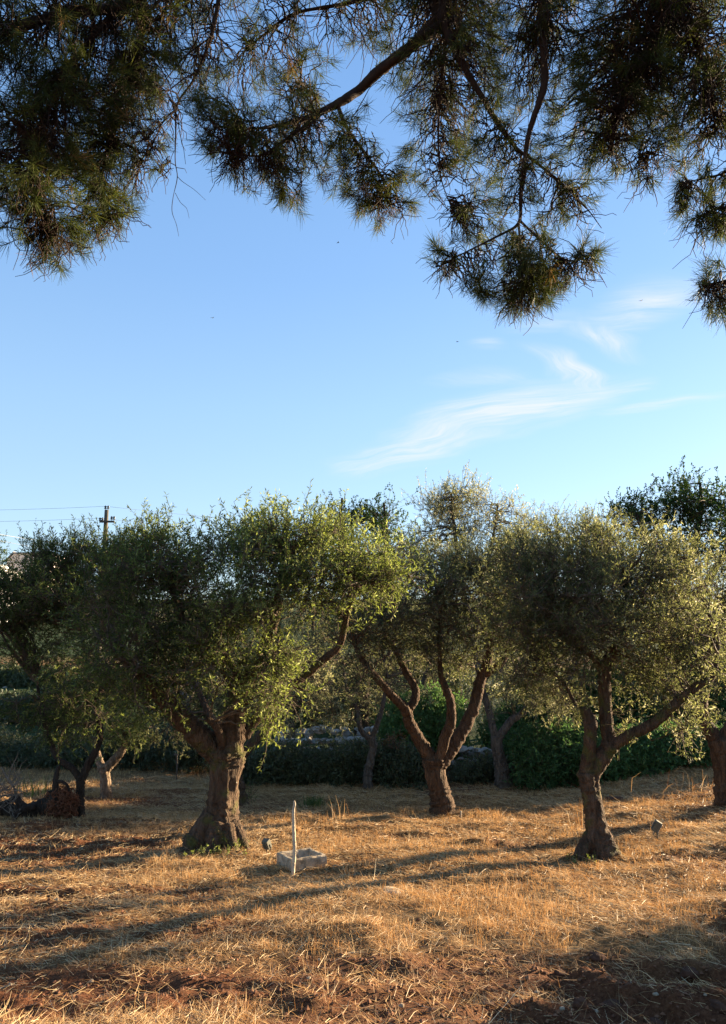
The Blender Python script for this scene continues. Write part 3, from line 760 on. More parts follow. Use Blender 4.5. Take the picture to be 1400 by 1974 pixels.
tree('olive_tree', 'small olive with pale sunlit low-forked trunk, right of the dark thin trunk', 'olive tree', (207, 1541),
     [([(207, 1545), (205, 1520), (202, 1495), (200, 1478)], [.115, .095, .088, .095], 0, dict(sides=20, flare=.12)),
      ([(198, 1484), (190, 1462), (186, 1438), (194, 1405)], [.075, .065, .055, .04], [0, .1, .2, .3]),
      ([(203, 1484), (218, 1468), (236, 1445), (238, 1415), (230, 1380), (225, 1330)], [.085, .08, .07, .055, .04, .03], [0, 0, 0, 0, 0, .2])],
     [(232, 1392, 36, 26, -.25, .35, 22, .42, .5), (256, 1418, 14, 12, -.2, .2, 5, .40, 0), (205, 1375, 40, 30, .3, .5, 12, .0, .3), (225, 1320, 60, 45, .6, .7, 16, -.05, .5), (150, 1400, 40, 30, .8, .5, 9, -.05, .2)],  # first two clumps tinted paler, sunlight put into the leaf colour
     M['olive_green'], M['bark_pale'], 16, group=G_OL, leaf=(.066, .016))

tree('olive_tree', 'olive mostly hidden behind the thickest trunk, only its foot showing', 'olive tree', (455, 1552),
     [([(456, 1556), (455, 1525), (452, 1492), (455, 1465)], [.22, .165, .14, .14], 0, dict(sides=32, flare=.25, ridges=.15)),
      ([(456, 1472), (480, 1440), (515, 1400), (540, 1350), (560, 1290)], [.09, .085, .075, .055, .035], [0, 0, .2, .3, .4]),
      ([(454, 1472), (430, 1420), (400, 1370), (370, 1300)], [.09, .08, .06, .04], [0, .1, .3, .5])],
     [(590, 1290, 60, 60, .6, .9, 16, .08, .2), (560, 1360, 70, 35, .4, .7, 12, .08, -.2), (360, 1300, 80, 60, .6, .9, 16, -.06, .2), (470, 1260, 90, 60, .6, 1, 18, 0, .3), (640, 1230, 60, 60, .8, .9, 14, .04, .3), (320, 1400, 60, 30, .5, .6, 8, -.05, -.2), (640, 1340, 50, 40, .8, .7, 10, .1, -.1)],
     M['olive_grey'], M['bark'], 17, group=G_OL)

tree('olive_tree', 'small grey olive with a crooked thin trunk in front of the low bramble bank', 'olive tree', (713, 1522),
     [([(714, 1526), (709, 1500), (714, 1470), (720, 1440), (714, 1420)], [.11, .085, .08, .08, .085], 0, dict(sides=14, flare=.25, knob=.2)),
      ([(716, 1428), (695, 1405), (690, 1370), (670, 1330), (660, 1280)], [.055, .05, .04, .03, .02], [0, 0, .1, .2, .3]),
      ([(715, 1426), (728, 1395), (740, 1350), (745, 1300), (730, 1230)], [.06, .05, .04, .03, .02], [0, 0, .1, .2, .3])],
     [(660, 1280, 60, 50, .3, .9, 14, .12, .3), (740, 1290, 60, 60, .3, 1.0, 16, .10, .3), (640, 1360, 50, 35, .2, .7, 8, .14, -.2), (715, 1350, 50, 30, .2, .7, 6, .10, -.1), (700, 1210, 80, 60, .5, 1.1, 24, .02, .5), (735, 1110, 60, 60, .6, .9, 24, .0, .7), (790, 1080, 50, 50, .6, .9, 16, .0, .8), (820, 1290, 50, 50, .8, .8, 10, .1, .2)],
     M['olive_grey'], M['bark_grey'], 18, group=G_OL, ns=9)

tree('olive_tree', 'tall grey olive with the airiest crown, its trunk beside the hedge end', 'olive tree', (970, 1518),
     [([(973, 1522), (968, 1485), (960, 1450), (957, 1418)], [.20, .15, .12, .12], 0, dict(sides=16, flare=.12)),
      ([(956, 1424), (946, 1385), (930, 1320), (910, 1230), (890, 1120), (875, 1010), (870, 950)], [.08, .07, .07, .065, .055, .035, .02], [0, .1, .3, .6, .9, 1.0, 1.0]),
      ([(960, 1424), (985, 1390), (1010, 1372), (1030, 1330), (1040, 1280)], [.085, .075, .065, .05, .03], [0, 0, .1, .2, .3]),
      ([(912, 1236), (930, 1140), (950, 1040), (960, 970)], [.05, .045, .03, .018], [.6, .8, .9, .9])],
     [(870, 985, 75, 65, 1.0, 1.0, 51, .10, .9), (850, 950, 45, 38, 1.0, .6, 17, .14, 1), (930, 975, 60, 55, 1.0, .9, 34, .10, .9), (985, 985, 35, 40, .9, .6, 13, .08, 1), (890, 920, 25, 16, 1.0, .3, 6, .15, 1.2), (830, 1060, 70, 60, 1.0, 1.0, 30, .02, .6), (930, 1060, 80, 55, 1.0, 1.0, 37, 0, .6), (1020, 1290, 70, 45, .2, .9, 27, .12, .1), (1040, 1350, 50, 30, .1, .7, 15, .12, -.2), (940, 1340, 50, 45, .3, .7, 15, .12, 0), (1000, 1060, 60, 60, 1.0, .9, 27, .03, .7)],
     M['olive_grey'], M['bark_grey'], 19, group=G_OL, leaf=(.062, .014), ns=9)

tree('olive_tree', 'farther olive whose leafy top fills the gap between airy crown and dark oak', 'olive tree', (1085, 1500),
     [([(1085, 1506), (1080, 1460), (1078, 1400), (1082, 1330)], [.20, .16, .14, .13], .0, dict(sides=14, flare=.2)),
      ([(1080, 1345), (1060, 1230), (1070, 1120), (1060, 1020)], [.09, .07, .05, .03], [0, .1, .2, .2]),
      ([(1084, 1345), (1120, 1240), (1140, 1120), (1150, 1030)], [.09, .07, .05, .03], [0, .1, .2, .2])],
     [(1070, 1010, 70, 45, .2, 1.1, 22, .10, .9), (1140, 1000, 60, 40, .2, 1.0, 18, .10, .9), (1040, 1060, 70, 60, .2, 1.1, 16, .05, .6), (1120, 1080, 90, 60, .2, 1.2, 18, 0, .6), (1060, 975, 30, 18, .2, .5, 5, .12, 1.1), (1080, 1290, 90, 70, .2, 1.2, 22, .05, .2), (1200, 1290, 80, 80, .2, 1.1, 18, .02, .2), (1230, 1010, 40, 30, .3, .7, 7, .1, .9)],
     M['olive_leaf'], M['bark_grey'], 20, Y=None, group=G_OL, base=np.array([ground_at(1085, 1480)[0] + .2, 18.0, float(height(4.2, 18.0))]))

# darker evergreen trees behind
tree('oak_tree', 'dark green holm oak rising highest behind the olive with the long low limb', 'oak tree', (1300, 1440),
     [([(1300, 1470), (1302, 1380), (1300, 1280), (1305, 1180)], [.34, .27, .24, .22], 0, dict(sides=16, flare=.2)),
      ([(1303, 1200), (1270, 1100), (1240, 1020), (1215, 970)], [.15, .11, .08, .04], [0, -.2, -.3, -.3]),
      ([(1305, 1200), (1330, 1090), (1350, 990), (1350, 930)], [.16, .12, .08, .04], [0, 0, 0, 0]),
      ([(1306, 1200), (1370, 1110), (1420, 1030), (1450, 960)], [.15, .11, .08, .04], [0, .2, .3, .4])],
     [(1230, 999, 48, 40, -.3, 1.4, 26, 0, .6), (1200, 979, 22, 14, -.3, .5, 6, .05, .8), (1300, 974, 60, 48, 0, 1.6, 34, .03, .7), (1370, 959, 60, 45, .1, 1.6, 34, .05, .7), (1330, 1034, 90, 60, -.3, 1.8, 46, -.1, .4), (1440, 1004, 60, 80, .3, 1.8, 36, .05, .5), (1400, 1074, 70, 70, 0, 1.8, 34, -.1, .3), (1260, 1064, 60, 50, -.2, 1.4, 24, -.1, .3), (1240, 944, 14, 14, -.3, .4, 3, .1, 1), (1310, 919, 25, 12, 0, .5, 5, .1, 1)],
     M['oak_leaf'], M['bark_dark'], 22, base=np.array([9.9, 24.5, float(height(9.9, 24.5))]), leaf=(.085, .046), ns=11, kl=13, spray=(.18, .38), rc=.22)

tree('oak_tree', 'dark round oak showing only its top, left of the airy grey crown', 'oak tree', (700, 1450),
     [([(700, 1470), (698, 1400), (700, 1300), (702, 1200)], [.26, .22, .20, .18], 0, dict(sides=14, flare=.2)),
      ([(701, 1215), (670, 1120), (655, 1030), (660, 960)], [.12, .09, .06, .03], [0, 0, 0, 0]),
      ([(703, 1215), (730, 1120), (745, 1040), (740, 970)], [.12, .09, .06, .03], [0, 0, 0, 0])],
     [(665, 994, 45, 30, 0, 1.2, 20, 0, .7), (720, 984, 42, 28, 0, 1.2, 20, 0, .7), (755, 1019, 32, 40, 0, 1.0, 16, 0, .6), (700, 1054, 80, 55, 0, 1.4, 34, -.1, .4), (770, 1094, 45, 60, 0, 1.0, 18, -.05, .3), (700, 1154, 90, 60, 0, 1.4, 26, -.1, .2), (630, 1019, 30, 30, 0, .8, 8, 0, .6)],
     M['oak_leaf'], M['bark_dark'], 23, base=np.array([0.0, 22.0, float(height(0, 22.0))]), leaf=(.075, .036), ns=10, kl=12, spray=(.16, .32), rc=.20)

# off to the right of the view: an unseen shrub added to shade the ploughed corner
_sb = np.array([6.9, 7.75, float(height(6.9, 7.75))])
tree('shade_shrub', 'dense unseen shrub added to shade the ploughed red soil', 'shrub', (0, 0),
     [([(2020, 1660), (2015, 1560), (2020, 1480)], [.08, .07, .05], 0), ([(2015, 1560), (1945, 1440), (1925, 1340)], [.05, .04, .02], 0), ([(2015, 1560), (2105, 1440), (2135, 1340)], [.05, .04, .02], [0, -.3, -.5])],
     [(2020, 1500, 150, 150, 0, 1.2, 75, 0, .3), (2020, 1390, 110, 80, 0, .9, 26, 0, .5)], M['hedge_leaf'], M['bark_dark'], 24, base=_sb, leaf=(.09, .035), ns=10, kl=10, rc=.2)


# ------------------------------------------------------------------ hedges, banks, walls
def hedge(name, label, cat, px_list, Y, depth, seed, material, n, leaf, hvar=.26, stems=True, twigmat='twig', tint0=.45, up=.25, Yend=None):
    """a leafy bank along a line of (px, top py) points at depth Y"""
    rng = np.random.default_rng(seed)
    Yend = Y if Yend is None else Yend
    t = np.linspace(0, 1, len(px_list))
    pts = [P(px, py, Y + (Yend - Y) * k) for (px, py), k in zip(px_list, t)]
    xs = np.array([p[0] for p in pts]); tops = np.array([p[2] for p in pts])
    ys = Y + (Yend - Y) * t
    b = np.array([xs.mean(), ys.mean(), float(base_h(xs.mean(), ys.mean()))])
    root = thing(name, b, label, cat)
    x = rng.uniform(xs.min(), xs.max(), n)
    yc = np.interp(x, xs, ys)
    top = np.interp(x, xs, tops) + hvar * fbm(x * 1.3, 0 * x, seed, 3)
    v = rng.random(n) ** .75
    shell = rng.random(n) < .75
    yo = np.where(shell, -depth * np.sqrt(np.maximum(1 - v ** 3.0, .02)) + rng.normal(size=n) * .09, rng.uniform(-depth, depth, n) * .8)
    yo = yo + .22 * noise3(x * 1.9, v * 2.2, 0 * x, seed + 5)
    y = yc + yo
    g0 = base_h(x, y)
    z = g0 + .04 + (top - g0) * v
    C = np.stack([x, y, z], -1)
    nsh = 5
    O = np.repeat(C, nsh, 0) + rng.normal(size=(n * nsh, 3)) * .10
    D = unit(np.array([0, -.55, up]) + rng.normal(size=O.shape) * .6)
    Ls = rng.uniform(.12, .32, len(O)); E = O + D * Ls[:, None]
    bg = Geo()
    Mi = (O + E) / 2 + rng.normal(size=O.shape) * .02
    bg.add(*tubes(bez(O, Mi, E, 3), np.linspace(.004, .0015, 3)[None] * np.ones((len(O), 1)), 3))
    # main stems from the ground
    ms = rng.choice(n, max(8, n // 9), replace=False)
    A = np.stack([C[ms, 0] + rng.normal(size=len(ms)) * .15, yc[ms] + rng.normal(size=len(ms)) * .2, np.zeros(len(ms))], -1)
    A[:, 2] = height(A[:, 0], A[:, 1]) - .03
    bg.add(*tubes(bez(A, (A + C[ms]) / 2 + np.array([0, 0, .15]), C[ms], 6), np.linspace(.018, .005, 6)[None] * np.ones((len(ms), 1)), 4))
    bg.build('stems', M[twigmat], root, b, tint=False)
    kl = 9
    tt = ((np.arange(kl) + .5) / kl)[None, :, None]
    LP = O[:, None] * (1 - tt) + E[:, None] * tt
    LD = D[:, None] * .6 + unit(rng.normal(size=LP.shape)) * .8 + np.array([0, 0, -.15])
    tint = np.clip(tint0 + .2 * noise3(x * .8, z * 1.2, 0 * x, seed).repeat(nsh)[:, None] + rng.normal(size=(len(O), kl)) * .18, 0, 1)
    sz = rng.uniform(.6, 1.2, LP.shape[:2])
    V, f, T = leaves(LP.reshape(-1, 3), LD.reshape(-1, 3), (sz * leaf[0]).ravel(), (sz * leaf[1]).ravel(), tint.ravel(), rng)
    mesh_obj('foliage', V, [f], material, root, {'tint': T}, False, b)
    return root


hedge('laurel_hedge', 'dense dark green hedge of broad leaves behind the slim olive at right', 'hedge',
      [(985, 1458), (1015, 1420), (1060, 1408), (1100, 1414), (1150, 1424), (1200, 1430), (1245, 1420), (1290, 1416), (1370, 1424), (1450, 1416), (1560, 1418), (1700, 1420), (1900, 1420)], 16.0, .75, 41, M['hedge_leaf'], 2600, (.085, .034), Yend=16.6)
hedge('bramble_hedge', 'low dark bramble bank behind the crooked grey olive, under the dry stone wall', 'hedge',
      [(440, 1478), (500, 1466), (560, 1458), (620, 1466), (680, 1448), (740, 1450), (800, 1468), (835, 1486)], 16.4, .6, 42, M['bramble_leaf'], 1100, (.062, .034), tint0=.30)
hedge('bramble_hedge', 'shaded scrub bank behind the olives with thin and pale trunks', 'hedge',
      [(-90, 1400), (0, 1425), (60, 1445), (140, 1440), (220, 1425), (300, 1415), (370, 1425), (430, 1440)], 18.2, .7, 43, M['bramble_leaf'], 1300, (.062, .03), tint0=.25)
hedge('bramble_hedge', 'short dry bramble strip at the foot of the small wall between the trunks', 'hedge',
      [(870, 1488), (905, 1478), (945, 1476), (990, 1482)], 16.6, .3, 44, M['bramble_leaf'], 200, (.055, .028), tint0=.45)
hedge('leafy_bush', 'fresher green bush behind the fork of the three-limbed olive', 'bush',
      [(735, 1400), (770, 1350), (815, 1335), (850, 1345), (885, 1370)], 18.6, .7, 45, M['hedge_leaf'], 520, (.085, .036), tint0=.72)
hedge('leafy_bush', 'dark bush closing the gap above the right hedge', 'bush',
      [(930, 1395), (985, 1355), (1030, 1330), (1080, 1318), (1130, 1290), (1180, 1272), (1230, 1290), (1300, 1262), (1360, 1285), (1400, 1290), (1500, 1300)], 19.6, .8, 46, M['hedge_leaf'], 1900, (.085, .036), tint0=.45)
hedge('leafy_bush', 'reddish dry-leaved bush on top of the bramble bank, right of the crooked grey trunk', 'bush',
      [(735, 1432), (752, 1421), (768, 1430)], 16.6, .2, 47, leaf_mat('russet_leaf', [(0, (.10, .045, .02)), (1, (.26, .14, .06))], .25), 40, (.05, .026))
hedge('leafy_bush', 'long dark thicket under the olive crowns at the back left', 'bush',
      [(-200, 1345), (-60, 1340), (20, 1345), (70, 1352), (120, 1330), (260, 1290), (380, 1270), (520, 1280), (640, 1290), (760, 1270), (900, 1260)], 25.0, 1.2, 48, M['bramble_leaf'], 2200, (.10, .05), tint0=.15)


def rock(g, c, r, rng, sub=(10, 7), squash=.75):
    """one lumpy stone"""
    nu, nv = sub
    th = np.linspace(0, 2 * np.pi, nu, endpoint=False); ph = np.linspace(.12, np.pi - .12, nv)
    a, b = np.meshgrid(th, ph)
    d = np.stack([np.cos(a) * np.sin(b), np.sin(a) * np.sin(b), np.cos(b)], -1)
    s = rng.uniform(0, 100)
    k = 1 + .32 * noise3(d[..., 0] * 1.6 + s, d[..., 1] * 1.6, d[..., 2] * 1.6, 5) + .10 * noise3(d[..., 0] * 4 + s, d[..., 1] * 4, d[..., 2] * 4, 6)
    q = np.sign(d) * np.abs(d) ** .75
    rr = np.asarray(r) * rng.uniform(.8, 1.2, 3)
    V = q * k[..., None] * rr * np.array([1, 1, squash])
    az = rng.uniform(0, 2 * np.pi); ca, sa = math.cos(az), math.sin(az)
    V = np.stack([V[..., 0] * ca - V[..., 1] * sa, V[..., 0] * sa + V[..., 1] * ca, V[..., 2]], -1) + np.asarray(c)
    i = np.arange(nu * nv).reshape(nv, nu)
    Q = np.stack([i[:-1], np.roll(i, -1, 1)[:-1], np.roll(i, -1, 1)[1:], i[1:]], -1).reshape(-1, 4)
    g.add(V.reshape(-1, 3), [Q[:, ::-1], i[0][None], i[-1][None, ::-1]])


def stone_wall(label, x0, x1, Y, top_px, seed, thick=.5, Y1=None):
    rng = np.random.default_rng(seed)
    g = Geo()
    a = P(x0, top_px[0], Y); b = P(x1, top_px[1], Y)
    n = int((b[0] - a[0]) / .15)
    c0 = np.array([(a[0] + b[0]) / 2, Y, float(base_h((a[0] + b[0]) / 2, Y))])
    for row in range(18):
        for i in range(n):
            x = a[0] + (b[0] - a[0]) * (i + rng.uniform(.1, .9)) / n
            yy = Y + (row % 2) * thick * .5 + rng.uniform(-.08, .08)
            g0 = float(base_h(x, yy)); top = a[2] + (b[2] - a[2]) * (x - a[0]) / (b[0] - a[0]) + .10 * float(noise2(x * 1.2, 0, seed))
            z = g0 + row * .105 + rng.uniform(-.04, .04)
            if z > top - .06:
                continue
            q = rng.uniform(.65, 1.25); rock(g, (x, yy, z + .04), (rng.uniform(.06, .115) * q, .11 * q, rng.uniform(.055, .085) * q), rng, (9, 7), .85)
    o = g.build('dry_stone_wall', M['stone'], None, c0, smooth=False, tint=False)
    o.location = c0
    return tag(o, label, 'stone wall')


stone_wall('long rubble wall of pale limestone above the low bramble bank', 535, 725, 17.6, (1408, 1400), 51)
stone_wall('short bluish rubble wall seen between the three-limbed trunk and the grey trunk by the hedge', 868, 955, 17.4, (1440, 1436), 52)
stone_wall('shaded terrace wall in the gap under the dark crown, below the sunlit strip', -160, 95, 33.0, (1322, 1330), 53)
hedge('bramble_hedge', 'dark bramble mound on the terrace just under the sunlit strip', 'hedge', [(-160, 1292), (-40, 1286), (20, 1290), (80, 1296), (150, 1300)], 34.6, .9, 54, M['bramble_leaf'], 900, (.12, .06), tint0=.15)


# ------------------------------------------------------------------ the pine overhead
def build_pine():
    rng = np.random.default_rng(101)
    base = np.array([3.4, -2.2, float(height(3.4, -2.2))])
    root = thing('pine_tree', base, 'large pine whose drooping needle boughs hang across the whole top of the view', 'pine tree')
    tg = Geo()
    topp = base + np.array([-.4, .5, 9.5])
    limb(tg, [base - [0, 0, .15], base + [-.05, .05, 1.5], base + [-.15, .2, 4], base + [-.3, .35, 6.8], topp], [.42, .30, .26, .21, .12], sides=20, knob=.10, flare=.35, ridges=.06, seed=4)
    tg.build('trunk', M['pine_bark'], root, base, tint=False)
    t1 = base + np.array([-.12, .15, 4.6]); t2 = base + np.array([-.25, .3, 6.0]); t3 = base + np.array([-.3, .35, 7.2])

    def W(pts):
        return [R(*p) for p in pts]
    boughs = [
        # limbs (world start, list of (px,py,dist)), radii ; blobs (px,py,rx,ry,dist,rdist,n[, tint shift painting sunlit tips lighter])
        dict(limbs=[([t2, base + [-1.6, 2.8, 6.9]] + W([(880, -150, 5.1), (855, -40, 5.0), (845, 40, 4.9), (790, 92, 4.8), (740, 130, 4.8), (690, 175, 4.8), (650, 200, 4.7), (590, 228, 4.7), (520, 245, 4.6), (460, 250, 4.6)]), [.16, .14, .085, .08, .07, .052, .047, .042, .036, .024, .014, .008]),
                    (W([(650, 200, 4.7), (668, 245, 4.65), (700, 290, 4.6), (735, 340, 4.6), (748, 390, 4.6)]), [.03, .022, .018, .014, .008]),
                    (W([(640, 205, 4.7), (560, 262, 4.5), (500, 300, 4.4), (440, 290, 4.4)]), [.022, .016, .011, .007]),
                    (W([(660, 195, 4.7), (600, 215, 4.8), (575, 190, 4.9), (580, 160, 5)]), [.02, .016, .012, .008]),
                    (W([(845, 0, 5), (760, -10, 5.2), (650, 10, 5.3), (560, 30, 5.3), (480, 90, 5.2)]), [.035, .03, .024, .018, .01])],
             blobs=[(575, 185, 38, 42, 5.0, .3, 24, .30), (430, 245, 60, 42, 4.6, .35, 34), (400, 275, 40, 28, 4.5, .3, 14), (500, 300, 70, 45, 4.5, .4, 44), (550, 355, 55, 26, 4.5, .3, 26), (450, 325, 40, 18, 4.5, .2, 8),
                    (640, 320, 55, 50, 4.6, .4, 30), (600, 270, 60, 40, 4.7, .4, 22), (735, 395, 55, 38, 4.6, .35, 32, .25), (700, 290, 40, 40, 4.6, .3, 12), (790, 385, 30, 25, 4.6, .2, 8, .2), (680, 350, 35, 25, 4.6, .2, 8),
                    (640, 50, 90, 55, 5.3, .5, 26), (520, 60, 70, 60, 5.3, .5, 22), (470, 130, 60, 50, 5.2, .4, 18), (540, 230, 50, 20, 4.7, .3, 12), (720, 60, 60, 60, 5.2, .5, 18)], name='r'),
        dict(limbs=[([t2, base + [-1.3, 3.0, 6.6]] + W([(900, -170, 5.0), (862, -50, 4.8), (858, 40, 4.7), (880, 100, 4.6), (925, 180, 4.5), (965, 245, 4.5), (1000, 290, 4.45), (1020, 300, 4.4)]), [.14, .12, .085, .075, .06, .045, .034, .028, .022, .014]),
                    (W([(1060, -150, 4.9), (1048, -30, 4.7), (1047, 60, 4.6), (1050, 150, 4.5), (1042, 190, 4.45), (1022, 250, 4.4), (1012, 310, 4.35), (1004, 380, 4.3), (1000, 430, 4.3), (960, 455, 4.25), (900, 485, 4.2), (850, 512, 4.2)]), [.07, .055, .046, .042, .038, .03, .026, .022, .018, .012, .008, .005]),
                    (W([(1002, 425, 4.3), (1050, 470, 4.25), (1090, 500, 4.2), (1130, 500, 4.2)]), [.014, .011, .008, .005]),
                    (W([(1000, 430, 4.3), (1005, 500, 4.2), (1010, 560, 4.2)]), [.013, .009, .005]),
                    (W([(1015, 300, 4.4), (1080, 350, 4.4), (1130, 400, 4.4), (1160, 440, 4.4)]), [.014, .01, .007, .004]),
                    (W([(860, 60, 4.7), (850, 180, 4.7), (845, 260, 4.6), (850, 340, 4.6), (870, 400, 4.5)]), [.025, .017, .012, .008, .005])],
             blobs=[(880, 80, 130, 90, 5.0, .6, 110), (1000, 80, 110, 90, 4.9, .6, 90), (900, 180, 110, 60, 4.8, .5, 60), (830, 300, 60, 60, 4.7, .4, 26), (800, 200, 50, 60, 4.9, .4, 18), (950, 300, 70, 50, 4.6, .4, 26), (930, 330, 40, 24, 4.6, .3, 10),
                    (930, 425, 50, 35, 4.5, .3, 26), (1040, 390, 80, 50, 4.5, .4, 34), (1110, 380, 40, 40, 4.5, .3, 12), (1000, 340, 60, 50, 4.5, .3, 14), (860, 505, 32, 14, 4.2, .15, 13), (930, 560, 30, 28, 4.2, .2, 22), (1010, 545, 70, 50, 4.2, .35, 62), (1075, 555, 35, 30, 4.2, .2, 20), (1125, 510, 28, 22, 4.2, .15, 14), (1010, 490, 50, 25, 4.3, .3, 14), (1020, 585, 40, 12, 4.2, .2, 10)], name='c'),
        dict(limbs=[([t1 + [0, 0, 1], base + [-.6, 3.6, 6.0]] + W([(1330, -180, 4.9), (1290, -20, 4.8), (1270, 60, 4.7), (1220, 150, 4.6), (1190, 230, 4.5), (1180, 290, 4.5)]), [.12, .10, .07, .05, .04, .028, .018, .01]),
                    (W([(1290, -20, 4.8), (1340, 80, 4.7), (1370, 180, 4.6), (1380, 250, 4.6)]), [.035, .026, .017, .009]),
                    (W([(1500, 200, 4.6), (1430, 280, 4.5), (1400, 330, 4.4), (1350, 345, 4.4), (1320, 352, 4.4)]), [.03, .02, .013, .008, .005]),
                    (W([(1520, 380, 4.4), (1440, 420, 4.3), (1390, 400, 4.3), (1345, 420, 4.3)]), [.02, .013, .008, .005]),
                    (W([(1540, 480, 4.4), (1450, 520, 4.3), (1400, 540, 4.3), (1360, 550, 4.3)]), [.02, .013, .008, .005]),
                    (W([(1235, 300, 4.5), (1250, 330, 4.5), (1249, 352, 4.5)]), [.004, .003, .002])],
             blobs=[(1150, 90, 120, 100, 4.8, .6, 100), (1270, 90, 110, 100, 4.8, .6, 95), (1370, 100, 80, 110, 4.8, .6, 60), (1170, 190, 100, 55, 4.6, .5, 52), (1270, 210, 80, 55, 4.6, .5, 44), (1190, 285, 70, 28, 4.5, .3, 32), (1260, 300, 50, 20, 4.5, .3, 16), (1350, 240, 60, 40, 4.6, .4, 24), (1385, 250, 30, 20, 4.6, .2, 10, .25), (1249, 358, 6, 5, 4.5, .04, 3),
                    (1340, 355, 25, 20, 4.4, .2, 11), (1320, 395, 18, 18, 4.4, .15, 9), (1375, 420, 32, 35, 4.3, .2, 22), (1440, 380, 60, 70, 4.4, .4, 34), (1365, 548, 22, 20, 4.3, .15, 10), (1390, 590, 20, 26, 4.3, .15, 9), (1430, 560, 40, 60, 4.3, .3, 20), (1480, 200, 80, 140, 4.7, .6, 50), (1100, 250, 60, 40, 4.5, .4, 18)], name='e'),
        dict(limbs=[([t3, base + [-3.2, 3.0, 7.6]] + W([(420, -200, 5.2), (290, -40, 4.9), (240, 10, 4.8), (150, 24, 4.7), (60, 45, 4.6), (-60, 90, 4.5), (-160, 130, 4.5)]), [.13, .12, .085, .075, .06, .055, .05, .038, .02]),
                    (W([(230, 12, 4.8), (150, 110, 4.6), (90, 220, 4.4), (70, 320, 4.3), (80, 410, 4.3), (100, 450, 4.3)]), [.04, .032, .024, .017, .01, .006]),
                    (W([(280, -30, 4.9), (270, 90, 4.8), (230, 210, 4.7), (200, 320, 4.6), (205, 400, 4.5), (235, 420, 4.5)]), [.035, .026, .02, .014, .008, .004]),
                    (W([(430, -60, 5.1), (410, 60, 4.9), (375, 150, 4.8), (342, 202, 4.7), (339, 260, 4.7), (338, 310, 4.7), (342, 342, 4.7), (334, 380, 4.7), (332, 408, 4.7), (340, 432, 4.7), (345, 456, 4.7)]), [.03, .022, .014, .011, .008, .006, .005, .004, .0035, .003, .0015]),
                    (W([(342, 340, 4.7), (352, 350, 4.7), (375, 366, 4.7), (397, 386, 4.7)]), [.0035, .003, .0025, .0015]),
                    (W([(338, 372, 4.7), (348, 390, 4.7), (360, 402, 4.7), (365, 421, 4.7)]), [.003, .0028, .0024, .0015]),
                    (W([(336, 290, 4.7), (329, 310, 4.7), (330, 338, 4.7)]), [.0035, .003, .002]),
                    (W([(343, 205, 4.7), (312, 240, 4.7), (290, 290, 4.6), (270, 320, 4.6)]), [.007, .005, .004, .003])],
             blobs=[(90, 60, 150, 80, 4.7, .6, 120), (230, 60, 100, 80, 4.9, .6, 80), (80, 180, 130, 80, 4.5, .6, 120), (220, 170, 80, 80, 4.7, .5, 62), (60, 300, 110, 80, 4.4, .6, 100), (180, 270, 80, 70, 4.6, .5, 54), (70, 400, 95, 50, 4.3, .5, 66, .12), (70, 455, 80, 26, 4.3, .4, 40), (185, 380, 55, 45, 4.5, .4, 30), (222, 415, 28, 26, 4.5, .2, 16), (150, 450, 40, 22, 4.4, .3, 14), (260, 290, 40, 30, 4.6, .3, 14), (290, 310, 22, 18, 4.6, .15, 7), (330, 130, 60, 60, 5.0, .4, 20), (330, 40, 80, 50, 5.1, .5, 34), (290, 220, 40, 50, 4.7, .3, 14), (-120, 200, 110, 200, 4.5, .7, 80), (410, 120, 40, 40, 5.0, .3, 10), (235, 345, 22, 16, 4.6, .2, 6)], name='l'),
        dict(limbs=[([t3, base + [-2.0, 3.2, 8.0]] + W([(640, -300, 5.6), (560, -180, 5.6), (400, -120, 5.6)]), [.11, .10, .07, .05, .03]),
                    ([t3 + [0, 0, .4], base + [-.4, 3.6, 8.0]] + W([(1200, -300, 5.4), (1240, -160, 5.4), (1400, -100, 5.4)]), [.11, .10, .07, .05, .03])],
             blobs=[(200, -130, 260, 110, 5.3, .9, 130), (600, -120, 260, 90, 5.6, .8, 110), (1000, -130, 260, 100, 5.4, .9, 150), (1350, -120, 260, 110, 5.2, .9, 130)], name='u'),
    ]
    for bi, bo in enumerate(boughs):
        g = Geo(); anchors = []
        for li, (pts, radii) in enumerate(bo['limbs']):
            C, rr = limb(g, pts, np.asarray(radii) * (.45 if li or bi else .62), sides=12, per=8, knob=.16, seed=50 + bi * 10 + li)
            k = np.where(np.asarray(rr) < .075)[0]
            anchors.append(C[k])
        anchors = np.concatenate(anchors)
        Cs, BC = [], []
        for bl in bo['blobs']:
            (px, py, rx, ry, dist, rd, n) = bl[:7]
            py, ry = py - 13, ry * .94
            c = R(px, py, dist); k = dist / F
            q = ball(rng, int(n * PINE_N), 2.8) * np.array([rx * k, rd, ry * k])
            Cs.append(c + q); BC.append(np.full(len(q), bl[7] if len(bl) > 7 else 0.0))
        C = np.concatenate(Cs); TS = np.concatenate(BC); n = len(C)
        # sub-branchlets: group tufts round shared nodes
        D = np.linalg.norm(C[:, None] - anchors[None], axis=2) * (.8 + .4 * rng.random((n, len(anchors)))) + .5 * np.maximum(0, C[:, None, 2] - anchors[None, :, 2])
        A = anchors[np.argmin(D, axis=1)]
        ln = np.linalg.norm(C - A, axis=1)
        tip = unit(unit(C - A) * .5 + rng.normal(size=(n, 3)) * .45 + np.array([0, 0, -.15]))
        sag = (A + C) / 2 + np.array([0, 0, 1]) * (ln * .05)[:, None] + rng.normal(size=(n, 3)) * (ln * .16)[:, None]
        bp = bez(A, sag, C, 9)
        bp[:, 1:-1] += rng.normal(size=(n, 7, 3)) * (.006 + ln * .012)[:, None, None]
        r0 = np.clip(.0034 + ln * .0046, .0034, .010)
        g.add(*tubes(bp, r0[:, None] * np.linspace(1, .38, 9)[None], 4))
